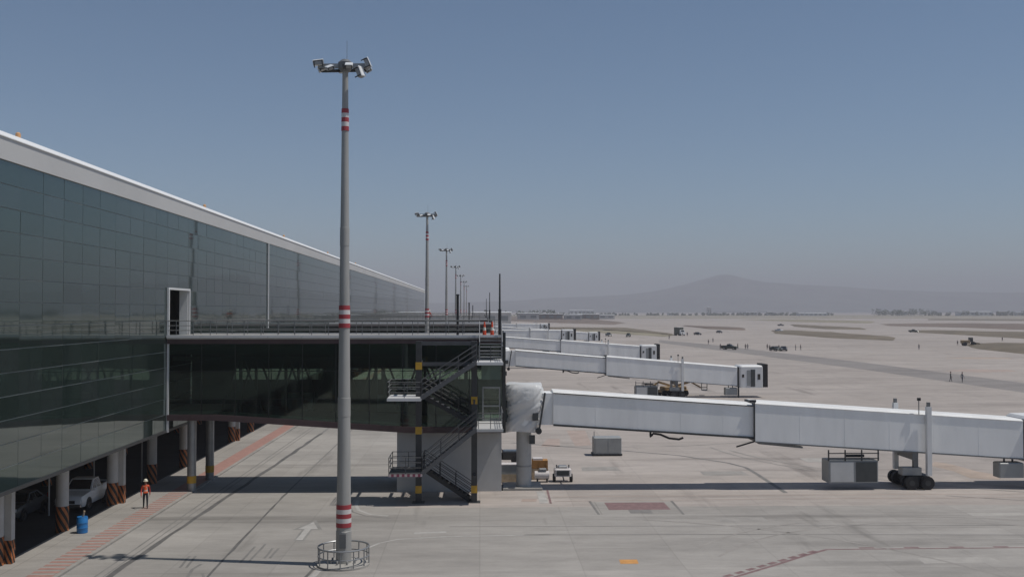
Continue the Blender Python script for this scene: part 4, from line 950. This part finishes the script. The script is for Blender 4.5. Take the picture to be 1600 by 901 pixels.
# ------------------------------------------------------------------ people
def human_mesh(stride=.18, arm=.22):
    V = []; Ed = []; Rd = []
    def v(p, r): V.append(p); Rd.append(r); return len(V) - 1
    pel = v((0, 0, .95), (.155, .115)); wa = v((0, 0, 1.08), (.135, .10)); ch = v((0, .01, 1.28), (.165, .115)); sh = v((0, .01, 1.42), (.14, .095))
    nk = v((0, .0, 1.50), (.058, .058)); hd0 = v((0, -.01, 1.575), (.072, .082)); hd1 = v((0, -.01, 1.66), (.078, .095)); hd2 = v((0, 0, 1.735), (.062, .075))
    Ed += [(pel, wa), (wa, ch), (ch, sh), (sh, nk), (nk, hd0), (hd0, hd1), (hd1, hd2)]
    for s, k in ((1, 1), (-1, -1)):
        hp = v((s*.095, 0, .88), (.088, .092)); kn = v((s*.10, -stride*.5*k - .02, .48), (.058, .062)); an = v((s*.10, -stride*k + .02 + (.03 if k < 0 else 0), .09), (.042, .046)); to = v((s*.115, -stride*k - .12, .045), (.042, .036))
        Ed += [(pel, hp), (hp, kn), (kn, an), (an, to)]
        so = v((s*.195, .01, 1.405), (.062, .062)); el = v((s*.255, arm*.4*k + .04, 1.12), (.043, .045)); wr = v((s*.265, arm*k*.9 - .06, .87), (.030, .033)); pm = v((s*.262, arm*k*1.0 - .08, .80), (.022, .038))
        Ed += [(sh, so), (so, el), (el, wr), (wr, pm)]
    me = bpy.data.meshes.new('body'); me.from_pydata(V, Ed, [])
    o = bpy.data.objects.new('tmp_body', me); COL.objects.link(o)
    sk = o.modifiers.new('skin', 'SKIN'); sk.use_smooth_shade = True; sk.branch_smoothing = .6
    sb = o.modifiers.new('sub', 'SUBSURF'); sb.levels = 2; sb.render_levels = 2
    for i, r in enumerate(Rd): o.data.skin_vertices[0].data[i].radius = r; o.data.skin_vertices[0].data[i].use_root = (i == 0)
    bpy.context.view_layer.update()
    dg = bpy.context.evaluated_depsgraph_get(); out = bpy.data.meshes.new_from_object(o.evaluated_get(dg))
    bpy.data.objects.remove(o)
    # fingers, nose and ears, joined into the same body mesh
    mb = MB(); mb.v = [tuple(v_.co) for v_ in out.vertices]; mb.f = [tuple(p.vertices) for p in out.polygons]; mb.mi = [0] * len(mb.f)
    for s, k in ((1, 1), (-1, -1)):
        bx, by, bz = s*.262, arm*k*1.0 - .08, .785
        for i, ln in enumerate((.072, .080, .075, .058)):
            y = by - .030 + i*.020
            mb.path([(bx, y, bz + .01), (bx - s*.004, y, bz - ln*.5), (bx - s*.022, y - .004, bz - ln)], [.0095, .009, .007], 6)
        mb.path([(bx, by - .03, bz + .035), (bx - s*.012, by - .058, bz + .005), (bx - s*.02, by - .064, bz - .028)], [.011, .010, .008], 6)
        mb.path([(s*.074, .0, 1.61), (s*.088, .012, 1.64), (s*.076, .015, 1.675)], [.012, .014, .010], 6)
    mb.path([(0, -.098, 1.665), (0, -.120, 1.635), (0, -.096, 1.618)], [.010, .016, .010], 6)
    return mb
def region(zc, x):
    ax = abs(x)
    if zc > 1.475: return 0
    if zc < .845 and ax > .215: return 0
    if zc < .11: return 3
    if zc < .97 and ax < .215: return 1
    return 2
HM = {}
def body_mesh(key, mats, stride, arm):
    if key in HM: return HM[key]
    mb = human_mesh(stride, arm); mb.mi = []
    for f in mb.f:
        c = sum((Vector(mb.v[i]) for i in f), Vector()) / len(f); mb.mi.append(region(c.z, c.x))
    HM[key] = mb.mesh('body', mats, True); HM[key].polygons.foreach_set('use_smooth', [True] * len(HM[key].polygons)); return HM[key]
def vest_mesh(mb_v, me, zlo=.96, zhi=1.44, off=.016):
    bm = bmesh.new(); bm.from_mesh(me); bm.normal_update()
    dl_ = [f for f in bm.faces if not (zlo < f.calc_center_median().z < zhi and abs(f.calc_center_median().x) < .19)]
    for v in bm.verts: v.co += v.normal * off
    bmesh.ops.delete(bm, geom=dl_, context='FACES')
    out = bpy.data.meshes.new('vest'); bm.to_mesh(out); bm.free(); return out
HELM = MB(); HELM.lathe([(.150, 1.685), (.150, 1.70), (.118, 1.705), (.114, 1.76), (.09, 1.805), (.05, 1.83), (.01, 1.838)], 20)
HAIR = MB(); HAIR.lathe([(.092, 1.66), (.100, 1.70), (.088, 1.765), (.05, 1.80), (.01, 1.808)], 16)
def person(label, loc, rz, kind, group=None, scale=1.0):
    p = thing('person', label, 'person', loc, rz, group); p.scale = (scale,) * 3
    if kind == 'worker': mats = [M_skin, M_trouser, M_jacket, M_boot]
    elif kind == 'dark': mats = [M_skin, M_trouser, mat('shirt_dark', (.035, .037, .045), .85, 0, .2, 10), M_boot]
    else: mats = [M_skin, mat('trousers_blue', (.05, .06, .09), .85, 0, .2, 10), mat('shirt_grey', (.16, .16, .17), .85, 0, .2, 10), M_boot]
    me = body_mesh(kind, mats, .16 if kind != 'plain' else .08, .16)
    link('body', me, p)
    if kind == 'worker':
        if 'vest' not in HM:
            v = vest_mesh(None, me); v.materials.clear(); v.materials.append(M_vest); v.materials.append(M_reflect)
            for f in v.polygons:
                f.material_index = 1 if (1.06 < f.center.z < 1.11 or (abs(abs(f.center.x) - .09) < .018 and f.center.z > 1.1)) else 0; f.use_smooth = True
            HM['vest'] = v
        link('safety_vest', HM['vest'], p)
        if 'helmet' not in HM: HM['helmet'] = HELM.mesh('helmet', M_helmet, True)
        link('helmet', HM['helmet'], p)
    else:
        if 'hair' not in HM: HM['hair'] = HAIR.mesh('hair', mat('hair_black', (.012, .010, .009), .6, 0, .1, 30), True)
        link('hair', HM['hair'], p)
    return p
person('worker in orange vest and pale helmet walking on the pavement', (-21.0, 65.3, .11), radians(20), 'worker')
G = 'people out on the apron'
for lab, x, y, rz, kd in (
    ('person in dark clothes by the taxiway strip, left of the pair', 82.8, 178.0, 60, 'dark'), ('person in grey by the taxiway strip, right of the pair', 84.1, 176.4, 100, 'plain'),
    ('far person left of the group with the dark pickup', 84.2, 375.4, 0, 'dark'), ('far person in grey walking behind the group with the pickup', 91.0, 397.8, 0, 'plain'),
    ('person standing at the left end of the dark pickup', 77.2, 327, 0, 'dark'), ('person in grey behind the dark pickup', 80.9, 330, 20, 'plain'),
    ('person standing just right of the dark pickup', 83.9, 331.3, 40, 'dark'), ('left person of the couple right of the dark pickup', 85.0, 325.8, 0, 'dark'), ('right person of the couple right of the dark pickup', 85.9, 326.6, 0, 'plain'),
    ('lone person between the two groups of vehicles', 92.0, 325.6, 0, 'dark'), ('person at the left side of the two small dark vehicles', 90.2, 316.5, 0, 'dark'), ('person between the two small dark vehicles', 93.2, 317, 0, 'dark'),
    ('left person of the two walking right of the vehicles', 99.4, 320, 80, 'plain'), ('right person of the two walking right of the vehicles', 101.0, 320, 80, 'dark'),
    ('lone person in the middle of the wide apron on the right', 140.5, 324, 0, 'plain'), ('person standing left of the ochre loader', 171.0, 362, 0, 'dark'), ('distant person above the right-hand verge', 212.5, 410.7, 0, 'dark'),
    ('tiny person left of the tall truck', 97.0, 509, 0, 'dark'), ('tiny person right of the tall truck', 103.2, 508, 0, 'plain'), ('tiny person in front of the tall truck', 99.4, 500, 0, 'plain'), ('tiny person nearest the tall truck front', 101.4, 498, 0, 'dark'), ('tiny person far left of the tall truck', 82, 442, 0, 'dark')):
    person(lab, (x, y, .006), radians(rz), kd, G, 1.0 if y < 250 else 1.04)
person('worker in orange vest on the second walkway roof', (-7.2, 146.5, ZROOF), radians(150), 'worker')

# ------------------------------------------------------------------ far town, trees and hill
def tree_belt(x0, x1, y0, y1, n, h0, h1):
    mb = MB()
    for i in range(n):
        x = random.uniform(x0, x1); y = random.uniform(y0, y1); h = random.uniform(h0, h1); w = h * random.uniform(.35, .6)
        mb.tube((x, y, 0), (x, y, h*.5), .35, .2, n=5)
        for k in range(30):
            a = random.uniform(0, 2*pi); q = sqrt(random.random()); zz = random.uniform(.25, 1)
            c = Vector((x + cos(a)*w*q*(1.15 - zz*.5), y + sin(a)*w*q*(1.15 - zz*.5), h*zz)); s = random.uniform(.6, 1.5)
            u = Vector((random.gauss(0, 1), random.gauss(0, 1), random.gauss(0, 1))).normalized(); v = u.orthogonal().normalized()
            mb.add([c - u*s - v*s*.6, c + u*s - v*s*.6, c + u*s*.7 + v*s, c - u*s*.7 + v*s], [(0, 1, 2, 3)])
    return mb
for lab, a in (('hazy belt of dark trees along the far airfield edge on the right', (860, 990, 2180, 2260, 40, 10, 17)), ('thin hazy row of trees below the hill foot', (180, 860, 2350, 2500, 190, 4, 8)), ('long hazy row of dark trees along the far right airfield edge', (990, 1500, 2200, 2330, 110, 5, 12)), ('clump of hazy trees behind the walkway end rods', (5, 110, 1500, 1580, 26, 8, 14)), ('hazy trees at the far right edge of the airfield', (1500, 2600, 2200, 2400, 120, 5, 11))):
    o = tree_belt(*a).build('tree_belt', M_leafA); struct(o, 'stuff'); o['label'] = lab
def far_building(label, x, y, w, d, h, wall, roof=None, rise=1.2, group='hazy town buildings'):
    b = thing('town_building', label, 'building', (x, y, 0), 0, group)
    MB().box(-w/2, w/2, -d/2, d/2, 0, h).build('wall', wall, b)
    MB().extr([(-d/2 - .5, h + .01), (d/2 + .5, h + .01), (d/2 + .5, h + .3), (0, h + rise), (-d/2 - .5, h + .3)], -w/2 - .5, w/2 + .5, 'x').build('roof', roof or M_far2, b)
    n = max(2, int(w / 9))
    for i in range(n):
        x_ = -w/2 + w*(i + .5)/n; MB().box(x_ - w/n*.28, x_ + w/n*.28, -d/2 - .08, -d/2 - .01, h*.35, h*.75).build('window', M_gasket, b)  # paler window grey stands in for haze softening the dark glass
far_building('long white roofed shed in the haze left of the hill', 258, 2600, 62, 30, 13, M_far2)
far_building('long low white hall at the right among the hazy trees', 1100, 2250, 70, 30, 9.5, M_far2)
far_building('pale hall right of centre below the hill slope', 745, 2280, 62, 26, 6.5, M_far2)
far_building('white roofed building behind the two rods', 10, 900, 34, 18, 10.5, M_far, M_far2, 1.0)
for lab, x, y, w, h, m in (('pale low building in the hazy row right of the rods, leftmost', 60, 1280, 26, 9, M_far), ('brown low building second in the hazy row right of the rods', 92, 1330, 30, 8, M_far3),
    ('pale low building third in the hazy row right of the rods', 118, 1300, 22, 7, M_far), ('brown low building fourth in the hazy row above the soil berm', 150, 1420, 30, 7, M_far3), ('pale small building at the right end of the hazy row above the berm', 185, 1500, 24, 6, M_far),
    ('small pale building below the right flank of the hill', 640, 2400, 26, 8, M_far), ('slim pale tower on the horizon below the hill', 585, 2600, 9, 20, M_far), ('small pale house left of the long white hall', 1010, 2420, 16, 11, M_far),
    ('small brown house right of the long white hall', 1190, 2300, 20, 10, M_far3), ('small pale house at the right end of the horizon', 1260, 2350, 24, 8, M_far), ('white shed on the horizon below the left flank of the hill', 470, 2500, 20, 7, M_far2), ('tiny pale house next to the pale hall below the hill', 690, 2420, 14, 9, M_far)):
    far_building(lab, x, y, w, 14, h, m, None, .8)
# hill: a long ridge with real depth
prof = [(-9000, 60), (-4000, 80), (-1500, 70), (-400, 75), (250, 92), (600, 118), (1053, 136), (1300, 160), (1457, 184), (1600, 216), (1700, 244), (1811, 280), (1890, 303), (1970, 303), (2065, 276), (2180, 250), (2268, 238), (2675, 212), (3289, 176), (3802, 165), (4318, 160), (5200, 140), (7000, 110), (11000, 60)]
def hz(x):
    for (a, ha), (b, hb) in zip(prof, prof[1:]):
        if a <= x <= b: t = (x - a)/(b - a); t = t*t*(3 - 2*t) * .5 + t * .5; return ha + (hb - ha)*t
    return 50
mb = MB(); NX, NY = 260, 26; xs_ = [-6000 + 16000 * i / NX for i in range(NX + 1)]
from mathutils import noise as mnoise
vs = []
for jy in range(NY + 1):
    y = 6400 + 3600 * jy / NY
    for x in xs_:
        q = math.exp(-((y - 8000) / 820) ** 2)
        nzv = mnoise.fractal(Vector((x/700, y/700, 3)), 1.0, 2.0, 5)
        vs.append((x, y, hz(x * 8000 / y if y < 8000 else x) * q * (1 + .03 * nzv + .03 * mnoise.fractal(Vector((x/160, y/400, 9)), 1.0, 2.0, 4) * (1 - .4*q)) + nzv * 12 * (1 - q) - 4))
fs = [(j*(NX+1)+i, j*(NX+1)+i+1, (j+1)*(NX+1)+i+1, (j+1)*(NX+1)+i) for j in range(NY) for i in range(NX)]
struct(mb.add(vs, fs).build('hill', M_hill, None, True))

# ------------------------------------------------------------------ haze
hm = bpy.data.materials.new('haze_air'); hm.use_nodes = True
n = hm.node_tree.nodes; l = hm.node_tree.links; n.remove(n['Principled BSDF'])
pv = n.new('ShaderNodeVolumePrincipled'); pv.inputs['Color'].default_value = (.90, .88, .93, 1); pv.inputs['Density'].default_value = 2.7e-4; pv.inputs['Anisotropy'].default_value = 0.0
l.new(pv.outputs[0], n['Material Output'].inputs['Volume'])
hz_ = MB().box(-14000, 14000, -3000, 12500, -1.5, 340).build('haze', hm); struct(hz_, 'stuff')
